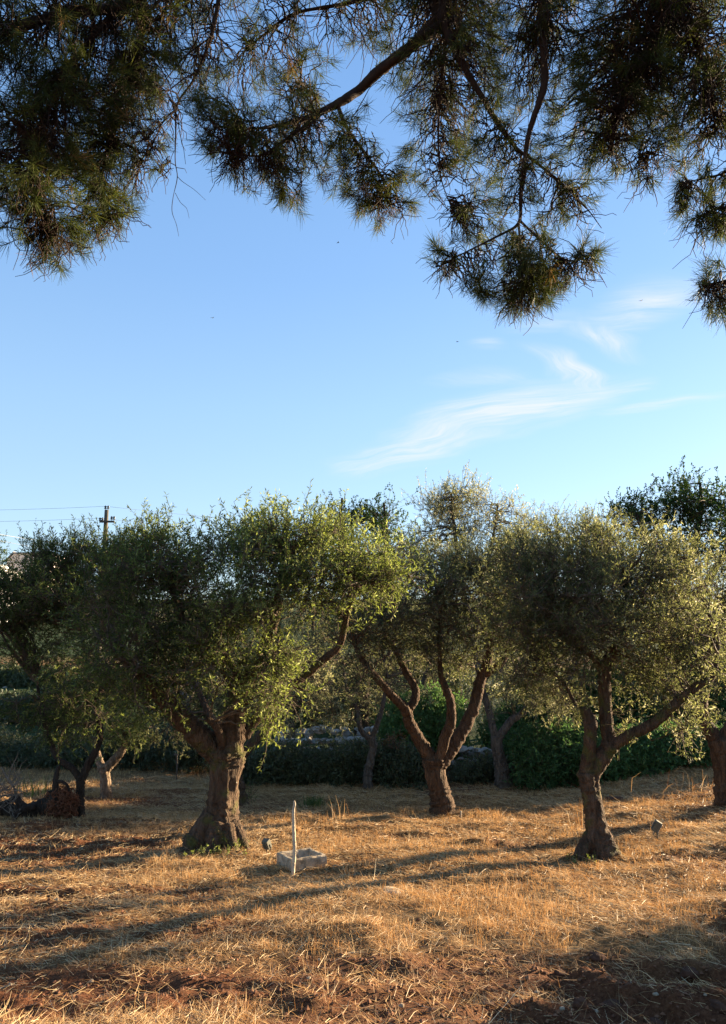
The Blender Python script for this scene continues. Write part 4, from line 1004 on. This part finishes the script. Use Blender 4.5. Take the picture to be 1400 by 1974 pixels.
        # bare hanging twiglets
        nb = int(n * 3.0)
        s = rng.integers(0, n, nb); tt = rng.integers(1, 6, nb)
        Ob = bp[s, tt]; ll = rng.uniform(.08, .24, nb) * np.where(Ob[:, 2] > CAM[2] + (Ob[:, 1] * .80), 1.6, .9)
        db = unit(np.array([0, 0, -.75]) + rng.normal(size=(nb, 3)) * .5)
        Eb = Ob + db * ll[:, None]
        bb = bez(Ob, (Ob + Eb) / 2 + rng.normal(size=(nb, 3)) * .045, Eb, 7)
        bb[:, 1:] += rng.normal(size=(nb, 6, 3)) * .006
        g.add(*tubes(bb, np.linspace(.0032, .0013, 7)[None] * np.ones((nb, 1)), 3))
        par = g.build('bough', M['pine_bark'] if False else M['pine_twig'], root, base, tint=False)
        # needles: tufts at tips plus a few along the twig
        TP = np.concatenate([C, bp[:, -2] * .5 + bp[:, -1] * .5]); TD = np.concatenate([tip, tip])
        dead = (rng.random(len(TP)) < .025)
        K = NEEDLES
        m = len(TP)
        size = rng.uniform(.75, 1.15, m)
        along = rng.random((m, K)) * .075
        ax = unit(rng.normal(size=(m, K, 3)))
        side = unit(np.cross(np.repeat(TD[:, None], K, 1), ax))
        spread = rng.uniform(.25, 1.25, (m, K))
        nd_ = unit(TD[:, None] * np.cos(spread)[..., None] + side * np.sin(spread)[..., None] + np.array([0, 0, -.06]))
        O = TP[:, None] - TD[:, None] * .03 + TD[:, None] * along[..., None]
        L_ = rng.uniform(.060, .105, (m, K)) * size[:, None]
        tint = np.clip(.40 + np.tile(TS, 2)[:, None] + rng.normal(size=(m, 1)) * .16 + rng.normal(size=(m, K)) * .12 + dead[:, None] * .45, 0, 1)
        O = O.reshape(-1, 3); nd_ = nd_.reshape(-1, 3); L_ = L_.ravel()
        N = len(O)
        sd = unit(np.cross(nd_, rng.normal(size=(N, 3))))
        bendv = np.cross(nd_, sd) * (L_ * rng.normal(size=N) * .07)[:, None]
        w = np.full(N, .0019)[:, None] * .5
        p1 = O + nd_ * (L_ * .5)[:, None] + bendv
        p2 = O + nd_ * L_[:, None]
        V = np.stack([O - sd * w, O + sd * w, p1 + sd * w, p1 - sd * w, p2 + sd * w * .3, p2 - sd * w * .3], 1)
        b_ = np.arange(N)[:, None] * 6
        Q = np.concatenate([b_ + np.array([0, 1, 2, 3]), b_ + np.array([3, 2, 4, 5])])
        mesh_obj('needles', V, [Q], M['needle'], par, {'tint': np.repeat(tint.ravel(), 6)}, False, base)


PINE_N, NEEDLES = .88, 27
build_pine()


# ------------------------------------------------------------------ more olives behind the front ones
def back_olive(label, px, Y, top, w, seed, material, low=1400):
    x = P(px, 1400, Y)[0]
    b = np.array([x, Y, float(height(x, Y))])
    r = mpp(Y); py0 = 1460
    h = low - top
    tree('olive_tree', label, 'olive tree', (px, py0),
         [([(px, py0), (px - 4, low - .05 * h), (px + 3, low - .2 * h)], [.18, .14, .13], 0, dict(flare=.2)),
          ([(px + 2, low - .18 * h), (px - .4 * w, low - .5 * h), (px - .5 * w, low - .8 * h)], [.08, .05, .025], [0, .1, .2]),
          ([(px + 3, low - .18 * h), (px + .35 * w, low - .5 * h), (px + .4 * w, low - .8 * h)], [.08, .05, .025], [0, .1, .2])],
         [(px - .45 * w, low - .65 * h, .5 * w, .25 * h, 0, 1.2, 40, .10, .6), (px + .45 * w, low - .65 * h, .5 * w, .25 * h, 0, 1.2, 40, .10, .6), (px, low - .82 * h, .6 * w, .16 * h, 0, 1.1, 34, .14, .9),
          (px - .5 * w, low - .3 * h, .45 * w, .2 * h, 0, 1.0, 28, .12, 0), (px + .5 * w, low - .3 * h, .45 * w, .2 * h, 0, 1.0, 28, .12, 0)],
         material, M['bark_grey'], seed, base=b, group=G_OL, ns=9, kl=13, leafscale=1.25)


back_olive('background olive glimpsed through the gap right of the crooked grey trunk', 800, 21.5, 1120, 95, 61, M['olive_grey'])
back_olive('background olive behind the dangling lit foliage of the thickest olive', 560, 21.0, 1130, 110, 62, M['olive_grey'])
back_olive('background olive behind the sawn stub of the slim-trunked olive', 1010, 22.5, 1090, 100, 63, M['olive_leaf'])
back_olive('background olive behind the thickest trunk and its left limb', 360, 21.5, 1130, 110, 64, M['olive_leaf'])
back_olive('background olive behind the end of the long low limb', 1360, 20.5, 1120, 100, 65, M['olive_leaf'])


# ------------------------------------------------------------------ small things in the grove
def one(name, g, material, loc, label, cat, group=None, smooth=True):
    o = g.build(name, material, None, loc, smooth=smooth, tint=False)
    o.location = [float(v) for v in loc]
    return tag(o, label, cat, group)


def bevel(o, w=.006, seg=2):
    m = o.modifiers.new('bevel', 'BEVEL'); m.width = w; m.segments = seg; m.limit_method = 'ANGLE'
    return o


def box_pts(cx, cy, cz, sx, sy, sz):
    return np.array([[cx + a * sx / 2, cy + b * sy / 2, cz + c * sz / 2] for c in (-1, 1) for a, b in ((-1, -1), (1, -1), (1, 1), (-1, 1))])


BOXF = np.array([[3, 2, 1, 0], [4, 5, 6, 7], [0, 1, 5, 4], [1, 2, 6, 5], [2, 3, 7, 6], [3, 0, 4, 7]])


def rotz(V, a):
    c, s = math.cos(a), math.sin(a); V = np.asarray(V, float)
    return np.stack([V[..., 0] * c - V[..., 1] * s, V[..., 0] * s + V[..., 1] * c, V[..., 2]], -1)


def build_trough():
    # open stone basin turned corner-on to the viewer
    n = ground_at(562, 1684)
    a = rad(30); lx, ly, h, t = .41, .38, .115, .05
    rng = np.random.default_rng(5)

    def ring(x0, y0, x1, y1, z, k=7):
        e = []
        for (xa, ya), (xb, yb) in (((x0, y0), (x1, y0)), ((x1, y0), (x1, y1)), ((x1, y1), (x0, y1)), ((x0, y1), (x0, y0))):
            for i in range(k):
                e.append([xa + (xb - xa) * i / k, ya + (yb - ya) * i / k, z])
        return np.array(e)
    rings = [ring(0, 0, lx, ly, -.05), ring(0, 0, lx, ly, h * .5), ring(.002, .002, lx - .002, ly - .002, h - .012), ring(.012, .012, lx - .012, ly - .012, h),
             ring(t - .01, t - .01, lx - t + .01, ly - t + .01, h), ring(t, t, lx - t, ly - t, h - .012), ring(t + .02, t + .02, lx - t - .02, ly - t - .02, .055)]
    V = np.stack(rings)
    V = V + .009 * np.stack([noise3(V[..., 0] * 14, V[..., 1] * 14, V[..., 2] * 14, q) for q in (1, 2, 3)], -1)
    V[3:5, :, 2] += .006 * noise2(V[3:5, :, 0] * 9, V[3:5, :, 1] * 9, 4)
    m = V.shape[1]; i = np.arange(7 * m).reshape(7, m)
    Q = np.stack([i[:-1], np.roll(i, -1, 1)[:-1], np.roll(i, -1, 1)[1:], i[1:]], -1).reshape(-1, 4)
    g = Geo().add(rotz(V.reshape(-1, 3), a) + n, [Q, i[-1][None], i[0][None, ::-1]])
    one('stone_trough', g, M['trough'], n, 'square grey stone trough lying on the dry grass behind the pale stick', 'trough', smooth=False)
    # the pale stick standing at its near corner
    Y = n[1] - .055
    b = P(564, 1686, Y); b[2] = float(height(b[0], b[1])) - .05
    pts = [b] + [P(x, y, Y) for x, y in ((566, 1668), (568, 1640), (567, 1612), (566, 1585), (566, 1562), (568, 1551), (567, 1544))]
    g = Geo(); limb(g, pts, [.020, .0195, .0185, .0175, .0165, .0155, .0145, .011], sides=14, knob=.04, seed=2, per=6)
    one('standing_stick', g, M['pole_white'], b + [0, 0, .05], 'pale bare curved stick standing upright at the corner of the stone trough', 'stick')


build_trough()


def spot_lamp(px, top, bot, label, yaw, tilt, s=1.0, glass=True):
    g0 = ground_at(px, bot); Y = g0[1]
    top_z = P(px, top, Y)[2]
    root = thing('garden_spotlight', g0, label, 'garden lamp', 'garden spotlights on ground spikes')
    h = top_z - g0[2]
    g = Geo(); hb = h - .105 * s
    V, f = tubes(np.array([[[0, 0, -.1], [0, 0, hb * .5], [0, 0, hb + .02]]]), np.array([[.006, .011, .012]]) * s, 8, True)
    g.add(V + g0, f)
    bevel(g.build('spike', M['lamp_metal'], root, g0, tint=False), .002)
    c = g0 + np.array([0, 0, hb + .055 * s])
    ct, st = math.cos(tilt), math.sin(tilt)

    def place(V):
        V = np.asarray(V, float)
        V = np.stack([V[:, 0], V[:, 1] * ct - V[:, 2] * st, V[:, 1] * st + V[:, 2] * ct], -1)
        return rotz(V, yaw) + c
    hd = Geo().add(place(box_pts(0, 0, 0, .088 * s, .070 * s, .12 * s)), [BOXF])
    for k in range(4):
        hd.add(place(box_pts(0, .043 * s, (-.04 + .027 * k) * s, .075 * s, .018 * s, .007 * s)), [BOXF])
    head = bevel(hd.build('lamp_head', M['lamp_metal'], root, g0, smooth=False, tint=False), .005)
    ln = Geo().add(place(box_pts(0, -.037 * s, 0, .074 * s, .006 * s, .105 * s)), [BOXF])
    bevel(ln.build('lens', M['lamp_glass'], head, g0, smooth=False, tint=False), .002)
    yk = Geo()
    U = np.array([[q * .049 * s, 0, z * s] for q, z in ((-1, .0), (-1, -.06), (-1, -.082), (1, -.082), (1, -.06), (1, .0))])
    vv, ff = tubes(U[None], np.full((1, 6), .005 * s), 6, True); yk.add(place(vv), ff)
    yk.build('yoke', M['lamp_metal'], root, g0, smooth=False, tint=False)
    return root


spot_lamp(514, 1619, 1648, 'small grey garden spotlight on a spike left of the stone trough', rad(150), rad(-30), .9)
spot_lamp(1268, 1584, 1622, 'small grey garden spotlight tilted on a spike right of the slim trunk', rad(75), rad(30), 1.1)


def stakes():
    b = ground_at(889, 1577); Y = b[1]
    g = Geo()
    V, f = tubes(np.array([[[0, 0, -.05], [0, 0, .07], [.003, 0, .115]]]), np.array([[.014, .014, .013]]), 8, True); g.add(V + b, f)
    one('marker_peg', g, M['pole_white'], b, 'short white peg in the grass at the foot of the three-limbed olive', 'peg')
    b = ground_at(340, 1505); Y = b[1]; t = P(341, 1456, Y)
    g = Geo(); limb(g, [b - [0, 0, .1], (b + t) / 2 + [.01, 0, 0], t], [.018, .018, .018], sides=8, knob=.05)
    limb(g, [t + [-.06, 0, .015], t + [.0, 0, .012], t + [.03, 0, .01]], [.016, .018, .014], sides=8, knob=.05)
    one('iron_stake', g, M['iron'], b, 'thin upright stake with a short crosspiece before the shaded scrub', 'stake')


stakes()


def fallen_tree():
    rng = np.random.default_rng(77)
    b = ground_at(100, 1585); Y = b[1] + .15
    b = np.array([b[0], Y, float(height(b[0], Y))])
    root = thing('uprooted_tree', b, 'uprooted dead olive lying on its side with a reddish root ball', 'fallen tree')
    g = Geo()

    def L(px, r, dep=0, **k):
        return limb(g, [P(x, y, Y + (dep if np.ndim(dep) == 0 else dep[i])) for i, (x, y) in enumerate(px)], r, sides=14, knob=.16, **k)
    L([(118, 1545), (98, 1552), (70, 1560), (38, 1563), (0, 1560), (-50, 1556), (-110, 1550)], [.19, .15, .11, .095, .085, .07, .05], [0, 0, 0, .1, .2, .3, .3], seed=1)
    L([(66, 1556), (48, 1560), (34, 1568), (28, 1578), (31, 1586)], [.055, .05, .045, .038, .03], [-.1, -.2, -.25, -.3, -.3], seed=2)
    L([(52, 1560), (38, 1548), (30, 1538), (10, 1548), (-20, 1552)], [.06, .05, .042, .035, .03], [0, .05, .1, .1, .1], seed=3)
    L([(112, 1540), (107, 1522), (108, 1500), (113, 1476)], [.06, .05, .04, .025], 0, seed=4)
    L([(110, 1506), (122, 1508), (131, 1516), (134, 1528)], [.025, .022, .02, .012], -.05, seed=5)
    L([(104, 1545), (94, 1532), (100, 1525)], [.06, .045, .02], .05, seed=6)
    g.build('trunk', M['bark_dark'], root, b, tint=False)
    g = Geo()
    c = P(119, 1552, Y - .02)
    n = 320
    d = ball(rng, n, 3); A = c + d * np.array([.11, .12, .13])
    q = unit(d + rng.normal(size=d.shape) * .5); t = unit(np.cross(d, rng.normal(size=d.shape)))
    ln = rng.uniform(.10, .30, n)[:, None]
    E = c + unit(d) * rng.uniform(.12, .27, (n, 1)) + t * ln * .55
    bp = bez(A, c + unit(d) * .30 + t * ln * .1, E, 8); bp[:, 1:] += rng.normal(size=(n, 7, 3)) * .012
    g.add(*tubes(bp, rng.uniform(.006, .015, (n, 1)) * np.linspace(1, .35, 8)[None], 5))
    rb = g.build('roots', M['root'], root, b, tint=False)
    g = Geo(); rock(g, c, (.15, .14, .18), rng, (22, 16), 1)
    g.build('root_soil', M['clod'], root, b, tint=False)
    # pale dead branches and twigs
    g = Geo()
    L([(36, 1546), (28, 1520), (16, 1502), (8, 1488), (2, 1478)], [.022, .018, .014, .01, .006], [.1, 0, 0, 0, 0], seed=8)
    L([(16, 1502), (20, 1485), (30, 1465), (36, 1450)], [.012, .009, .006, .003], 0, seed=9)
    L([(25, 1516), (34, 1505), (44, 1500)], [.010, .007, .004], -.1, seed=10)
    L([(0, 1535), (18, 1533), (36, 1538)], [.010, .014, .018], .1, seed=11)
    n = 190
    A = np.stack([P(rng.uniform(-70, 42), rng.uniform(1500, 1572), Y + rng.uniform(-.3, .5)) for _ in range(n)])
    D = unit(rng.normal(size=(n, 3)) + np.array([0, 0, .35])); ln = rng.uniform(.12, .45, (n, 1))
    bp = bez(A, A + D * ln * .5 + rng.normal(size=(n, 3)) * .05, A + D * ln, 7); bp[:, 1:] += rng.normal(size=(n, 6, 3)) * .008
    g.add(*tubes(bp, np.linspace(.007, .002, 7)[None] * np.ones((n, 1)), 4))
    g.build('branches', M['dead_twig'], root, b, tint=False)


fallen_tree()


def utility_line():
    Y = 40.0
    top = P(206, 983, Y); b = np.array([top[0], Y, float(height(top[0], Y))])
    root = thing('utility_pole', b, 'wooden utility pole with one crossarm rising behind the dark left olive', 'utility pole')
    g = Geo(); limb(g, [b - [0, 0, .2], (b + top) / 2, top], [.17, .135, .105], sides=14, knob=.02)
    g.build('pole', M['pole_wood'], root, b, tint=False)
    a0, a1 = P(192, 1007, Y - .16), P(221, 1004, Y - .16)
    g = Geo(); c = (a0 + a1) / 2
    g.add(box_pts(0, 0, 0, a1[0] - a0[0], .09, .10) + c, [BOXF])
    bevel(g.build('crossarm', M['pole_wood'], root, b, smooth=False, tint=False), .008)
    ins = []
    for (px, py, dy) in ((203.3, 982, 0), (208.7, 982, 0), (192.8, 1005, -.16), (197.5, 1005, -.16), (215.2, 1002.5, -.16), (220, 1002.5, -.16)):
        p = P(px, py, Y + dy)
        g = Geo()
        z = np.array([-.10, .02, .03, .07, .09, .11, .15, .17, .20, .21]); r = np.array([.012, .012, .05, .075, .04, .045, .07, .05, .03, .004])
        V, f = tubes(np.stack([np.zeros(10), np.zeros(10), z], -1)[None], r[None], 12, True); g.add(V + p, f)
        g.build('insulator', M['ceramic'], root, b, tint=False)
        ins.append(p + [0, 0, .17])

    def wire(pts, r, label, sag):
        g = Geo(); allp = []
        for p, q in zip(pts[:-1], pts[1:]):
            t = np.linspace(0, 1, 24)[:, None]
            allp.append(np.asarray(p) * (1 - t) + np.asarray(q) * t - np.array([0, 0, 1]) * sag * 4 * t * (1 - t))
        C = np.concatenate([allp[0]] + [x[1:] for x in allp[1:]])
        V, f = tubes(C[None], np.full((1, len(C)), r), 5, True); g.add(V, f)
        one('power_line', g, M['wire'], C[0], label, 'power line', 'overhead power lines')
    wire([P(-420, 975, 44), ins[0], P(900, 1030, 60)], .007, 'thin pale power line strung over the pole top', .25)
    wire([P(-420, 996, 44), ins[2], P(860, 1050, 60)], .007, 'thin pale power line strung along the pole crossarm', .25)
    wire([P(-260, 978, 30), P(300, 1064, 52)], .013, 'darkest power line sloping down toward the left olive crown', .35)
    wire([P(-260, 985, 36), P(300, 1085, 56)], .010, 'faint power line just below the darkest sloping line', .35)
    wire([P(-220, 1084, 60), P(330, 1022, 66)], .012, 'power line rising from the roof toward the right', .5)
    wire([P(-220, 1082, 70), P(40, 1073, 74)], .013, 'short low power line running to the house roof', .2)


utility_line()


def houses():
    Y = 74.0
    c = P(66, 1100, Y); b = np.array([c[0], Y, float(base_h(c[0], Y)) - .2])
    root = thing('stone_house', b, 'pinkish house with grey sloped roof end on the far left hill', 'house')
    k = mpp(Y); top = P(66, 1071, Y)[2]; eave = P(66, 1086, Y)[2]
    w, d = 80 * k, 4.0
    x0 = P(31, 1090, Y)[0]
    # walls, a sloped slate end on the left
    prof = np.array([[x0, b[2]], [x0 + w, b[2]], [x0 + w, top - .05], [x0 + .66, top - .05], [x0, eave]])
    g = Geo(); V = np.concatenate([np.stack([prof[:, 0], np.full(5, Y - d / 2), prof[:, 1]], -1), np.stack([prof[:, 0], np.full(5, Y + d / 2), prof[:, 1]], -1)])
    g.add(V, [np.array([[0, 1, 2, 3, 4]]), np.array([[9, 8, 7, 6, 5]]), np.array([[i, i + 5, (i + 1) % 5 + 5, (i + 1) % 5] for i in range(5)])])
    g.build('wall', M['plaster_pink'], root, b, smooth=False, tint=False)
    g = Geo()
    g.add(box_pts(x0 + w / 2 + .3, Y, top, w - .5, d + .3, .12), [BOXF])
    s0 = np.array([x0 - .12, eave - .02]); s1 = np.array([x0 + .62, top + .05])
    q = []
    for (xx, zz) in (s0, s1):
        for yy in (Y - d / 2 - .15, Y + d / 2 + .15):
            q += [[xx, yy, zz], [xx, yy, zz + .10]]
    q = np.array(q)
    g.add(q, [np.array([[0, 4, 5, 1], [2, 3, 7, 6], [1, 5, 7, 3], [0, 2, 6, 4], [0, 1, 3, 2], [4, 6, 7, 5]])])
    rf = g.build('roof', M['roof_grey'], root, b, smooth=False, tint=False)
    g = Geo().add(box_pts(x0 + 2.2, Y + .5, top + .25, .3, .3, .55), [BOXF]); g.build('chimney', M['plaster_pink'], rf, b, smooth=False, tint=False)
    for px, py in ((48, 1082), (70, 1082), (92, 1083)):
        p = P(px, py, Y - d / 2)
        g = Geo().add(box_pts(p[0], Y - d / 2 - .012, p[2], .30, .05, .50), [BOXF]); fr = g.build('window', M['pole_wood'], root, b, smooth=False, tint=False)
        g = Geo().add(box_pts(p[0], Y - d / 2 - .032, p[2], .22, .02, .42), [BOXF]); g.build('pane', M['dark_glass'], fr, b, smooth=False, tint=False)
    # the low white house before it
    Y2 = 66.0
    p = P(-10, 1100, Y2); k = mpp(Y2); b2 = np.array([p[0], Y2, float(base_h(p[0], Y2)) - .2])
    root = thing('white_house', b2, 'low white house with a flat roof at the far left picture edge', 'house')
    xr = P(22, 1100, Y2)[0]; zt = P(0, 1101, Y2)[2]; w = 5.0
    g = Geo().add(box_pts(xr - w / 2, Y2, (b2[2] + zt) / 2, w, 4, zt - b2[2]), [BOXF]); g.build('wall', M['plaster_white'], root, b2, smooth=False, tint=False)
    g = Geo().add(box_pts(xr - w / 2, Y2, zt + .06, w + .2, 4.2, .12), [BOXF]); rf = g.build('roof', M['roof_grey'], root, b2, smooth=False, tint=False)
    zu = P(0, 1090, Y2)[2]
    g = Geo().add(box_pts(xr - w / 2 - .55, Y2 + .5, (zt + zu) / 2 + .12, w - 1.0, 2.6, zu - zt), [BOXF]); g.build('roof_room', M['plaster_white'], rf, b2, smooth=False, tint=False)
    for px, py in ((6, 1107), (-30, 1107)):
        q = P(px, py, Y2 - 2)
        g = Geo().add(box_pts(q[0], Y2 - 2.015, q[2], .36, .05, .5), [BOXF]); fr = g.build('window', M['pole_wood'], root, b2, smooth=False, tint=False)
        g = Geo().add(box_pts(q[0], Y2 - 2.035, q[2], .28, .02, .42), [BOXF]); g.build('pane', M['dark_glass'], fr, b2, smooth=False, tint=False)
    # mast in front of the pink house
    Y3 = 69.0; t = P(64, 1046, Y3); b3 = np.array([t[0], Y3, float(height(t[0], Y3))])
    g = Geo(); limb(g, [b3 - [0, 0, .2], (b3 + t) / 2, t], [.07, .06, .05], sides=8, knob=.02)
    one('metal_mast', g, M['iron'], b3, 'thin dark mast standing in front of the pinkish house', 'mast')


houses()
_fx = P(-12, 1090, 55)[0]
tree('fir_tree', 'dark evergreen cut by the left picture edge beside the white house', 'tree', (-12, 1130), [([(-12, 1150), (-12, 1110), (-13, 1060), (-12, 1035)], [.2, .16, .1, .04], 0)],
     [(-14, 1060, 16, 24, 0, .7, 18, 0, .2), (-12, 1085, 22, 16, 0, .8, 14, 0, 0), (-12, 1110, 26, 16, 0, .9, 14, 0, 0)], M['oak_leaf'], M['bark_dark'], 71, base=np.array([_fx, 55.0, float(height(_fx, 55))]), leaf=(.16, .05), ns=9, kl=11, spray=(.3, .6), rc=.3)


def birds():
    for i, (px, py, a, lab) in enumerate([(652, 468, .4, 'tiny bird gliding just below the middle pine bough'), (410, 613, 1.2, 'tiny bird in the empty blue sky at left'), (882, 659, 2.4, 'tiny bird above the faint cloud wisps'), (1236, 580, .9, 'tiny bird before the upper right cloud')]):
        c = R(px, py, 95)
        g = Geo()
        V, f = tubes(np.array([[[-.13, 0, 0], [-.08, 0, .005], [0, 0, .01], [.07, 0, .012], [.11, 0, .01], [.14, 0, .005]]]), np.array([[.006, .022, .034, .026, .022, .004]]), 8, True)
        g.add(rotz(V, a) + c, f)
        for sd in (-1, 1):
            w = np.array([[.05, 0, .02], [-.05, 0, .015], [.03, sd * .14, .07], [-.05, sd * .12, .06], [-.10, sd * .27, .05]])
            w2 = w - [0, 0, .012]
            g.add(rotz(np.concatenate([w, w2]), a) + c, [np.array([[0, 1, 3, 2], [5, 7, 8, 6], [0, 2, 7, 5], [1, 6, 8, 3]]), np.array([[2, 3, 4], [7, 9, 8], [2, 4, 9], [2, 9, 7], [3, 8, 9], [3, 9, 4]])])
        one('bird', g, M['bird'], c, lab, 'bird', 'small birds in the sky', smooth=False)


birds()


def stones():
    rng = np.random.default_rng(9)
    g = Geo(); b = ground_at(755, 1728); rock(g, b + [0, 0, -.005], (.13, .10, .05), rng, (16, 10))
    one('flat_stone', g, M['trough'], b, 'flat greyish stone half sunk in the grass below the trough, largest on the ground', 'stone')
    pts = [(177, 1883), (360, 1841), (227, 1948), (307, 1970), (65, 1696), (1217, 1907), (1035, 1908), (595, 1905), (20, 1892), (480, 1960)]
    pts += [(rng.uniform(20, 1380), rng.uniform(1740, 1965)) for _ in range(16)]
    for px, py in pts:
        b = ground_at(px, py); r = rng.uniform(.007, .015)
        g = Geo(); rock(g, b + [0, 0, r * .5 + .008], (r * 1.3, r, r * .8), rng, (8, 6))
        one('pebble', g, M['pale_stone'], b, 'small pale pebble lying loose on the dry ground', 'pebble', 'pale pebbles scattered over the dry ground', smooth=False)
    cl = [(1183, 1546, .13, 'dark earth heap behind the slim trunk, in the hedge shade'), (1152, 1842, .07, None), (1240, 1808, .06, None), (1330, 1880, .08, None), (1290, 1760, .06, None), (1010, 1912, .06, None), (1180, 1930, .07, None), (1370, 1800, .07, None),
          (1080, 1880, .05, None), (1260, 1950, .06, None), (1385, 1945, .07, None), (940, 1940, .05, None), (1120, 1960, .06, None)]
    for px, py, r, lab in cl:
        b = ground_at(px, py); g = Geo(); r = r * (1 if lab else .6); rock(g, b + [0, 0, r * .1], (r * 1.25, r, r * .7), rng, (22, 16))
        one('earth_clod', g, M['clod'], b, lab or 'dark red earth clod turned up in the ploughed corner', 'clod', None if lab else 'earth clods of the ploughed corner')


stones()


def plant(name, px, py, n, L, label, material, seed, tilt=.5, W=.006, cat='plant', spread=.06):
    rng = np.random.default_rng(seed); b = ground_at(px, py)
    pos = b + np.concatenate([rng.normal(size=(n, 2)) * spread, np.full((n, 1), -.01)], 1)
    V, Q, T = blades(pos, rng.random(n) * 6.28, np.abs(rng.normal(size=n)) * tilt, rng.uniform(.5, 1.1, n) * L, np.full(n, W), rng.random(n), rng.normal(size=n) * .5 + .3, rng)
    o = mesh_obj(name, V, [Q], material, None, {'tint': T}, False, b); o.location = b
    tag(o, label, cat, kind='stuff')


plant('green_tuft', 605, 1556, 260, .20, 'only green weed tuft on the shaded dry grass behind the trough', M['weed_leaf'], 1, .8, .012, spread=.10)
plant('dry_stalks', 648, 1580, 9, .42, 'few tall dry stalks leaning over the grass right of the green tuft', M['dry'], 2, .35, .005, spread=.12)
plant('dry_stalks', 1330, 1528, 30, .42, 'tall dry stalks on the rise before the right hedge', M['dry'], 3, .4, .0045, spread=.5)
plant('dry_stalks', 1120, 1600, 14, .38, 'pale dry stalks standing at the left side of the slim trunk', M['dry'], 4, .3, .007, spread=.08)
plant('dry_stalks', 420, 1508, 30, .40, 'light dry stalks in the shade left of the hidden olive foot', M['dry'], 5, .5, .008, spread=.35)
plant('dry_stalks', 68, 1535, 40, .45, 'greyish weed stalks behind the lying dead trunk', M['weed_leaf'], 6, .4, .012, spread=.15)


def suckers(px, py, n, L, label, seed, spread=.10):
    rng = np.random.default_rng(seed); b = ground_at(px, py)
    root = thing('sucker_shoots', b, label, 'shoots')
    A = b + np.concatenate([rng.normal(size=(n, 2)) * spread, np.full((n, 1), -.02)], 1)
    D = unit(rng.normal(size=(n, 3)) * .4 + np.array([0, -.1, 1])); ln = rng.uniform(.4, 1, (n, 1)) * L
    E = A + D * ln; Mi = (A + E) / 2 + rng.normal(size=(n, 3)) * .03
    g = Geo(); g.add(*tubes(bez(A, Mi, E, 5), np.linspace(.004, .0015, 5)[None] * np.ones((n, 1)), 4)); g.build('stems', M['twig'], root, b, tint=False)
    kl = 14; t = ((np.arange(kl) + 1.5) / (kl + 1))[None, :, None]
    LP = (1 - t) ** 2 * A[:, None] + 2 * (1 - t) * t * Mi[:, None] + t * t * E[:, None]
    LD = D[:, None] * .5 + unit(rng.normal(size=LP.shape)) * .8
    N = n * kl
    V, f, T = leaves(LP.reshape(-1, 3), LD.reshape(-1, 3), rng.uniform(.03, .05, N), rng.uniform(.009, .013, N), np.clip(rng.normal(size=N) * .2 + .6, 0, 1), rng)
    mesh_obj('leaves', V, [f], M['olive_green'], root, {'tint': T}, False, b)


suckers(430, 1652, 16, .18, 'green shoots in the hollow of the thickest trunk foot', 1, .13)
suckers(395, 1655, 8, .15, 'few shoots beside the left root of the thickest trunk', 2, .10)
suckers(474, 1545, 14, .55, 'tall leafy shoots beside the half hidden olive foot', 3, .06)
suckers(1150, 1662, 10, .12, 'twiggy shoots around the foot of the slim trunk', 4, .14)


def litter():
    rng = np.random.default_rng(303)
    # crumbs of broken earth
    x, y = scatter(90000, 3.8, 12.5, rad(38), rng)
    keep = rng.random(len(x)) < np.clip(bare(x, y) - .1, 0, 1) * .5 + .03
    x, y = x[keep], y[keep]; n = len(x)
    r = .004 + .014 * rng.random(n) ** 3
    c = np.stack([x, y, height(x, y) + r * .4], -1)
    o8 = np.array([[1, 0, 0], [0, 1, 0], [-1, 0, 0], [0, -1, 0], [0, 0, .8], [0, 0, -.8]], float)
    V = c[:, None] + (o8[None] + rng.normal(size=(n, 6, 3)) * .22) * r[:, None, None]
    T = np.array([[0, 1, 4], [1, 2, 4], [2, 3, 4], [3, 0, 4], [1, 0, 5], [2, 1, 5], [3, 2, 5], [0, 3, 5]])
    Fc = (np.arange(n)[:, None, None] * 6 + T[None]).reshape(-1, 3)
    o = mesh_obj('soil_crumbs', V, [Fc], M['crumb'], None, None, False)
    tag(o, 'loose crumbs of dry red earth on the bare patches', 'soil', kind='stuff')
    # fallen olive leaves
    xs, ys = [], []
    for px, py, nn in ((420, 1640, 5200), (855, 1570, 3200), (1157, 1650, 4200), (157, 1577, 1800), (1395, 1560, 1800)):
        b = ground_at(px, py); rr = 3.0 * np.sqrt(rng.random(nn)); a = rng.random(nn) * 6.283
        xs.append(b[0] + rr * np.cos(a)); ys.append(b[1] + rr * np.sin(a))
    x = np.concatenate(xs); y = np.concatenate(ys); n = len(x)
    p = np.stack([x, y, height(x, y) + .006 + .02 * rng.random(n)], -1)
    d = unit(np.stack([rng.normal(size=n), rng.normal(size=n), rng.normal(size=n) * .2], -1))
    V, f, T = leaves(p, d, rng.uniform(.04, .065, n), rng.uniform(.010, .016, n), rng.random(n), rng)
    o = mesh_obj('fallen_leaves', V, [f], M['dead_leaf'], None, {'tint': T}, False)
    tag(o, 'brown and grey fallen olive leaves lying under the trees', 'leaves', kind='stuff')


M['crumb'] = rough_mat('earth_crumb', [(.3, (.075, .030, .015)), (.7, (.24, .115, .060))], 5, .95, 0)
M['dead_leaf'] = leaf_mat('dead_olive_leaf', [(0, (.075, .042, .022)), (.5, (.17, .115, .065)), (1, (.27, .24, .17))], .15, .7, 1.0, .1)
litter()
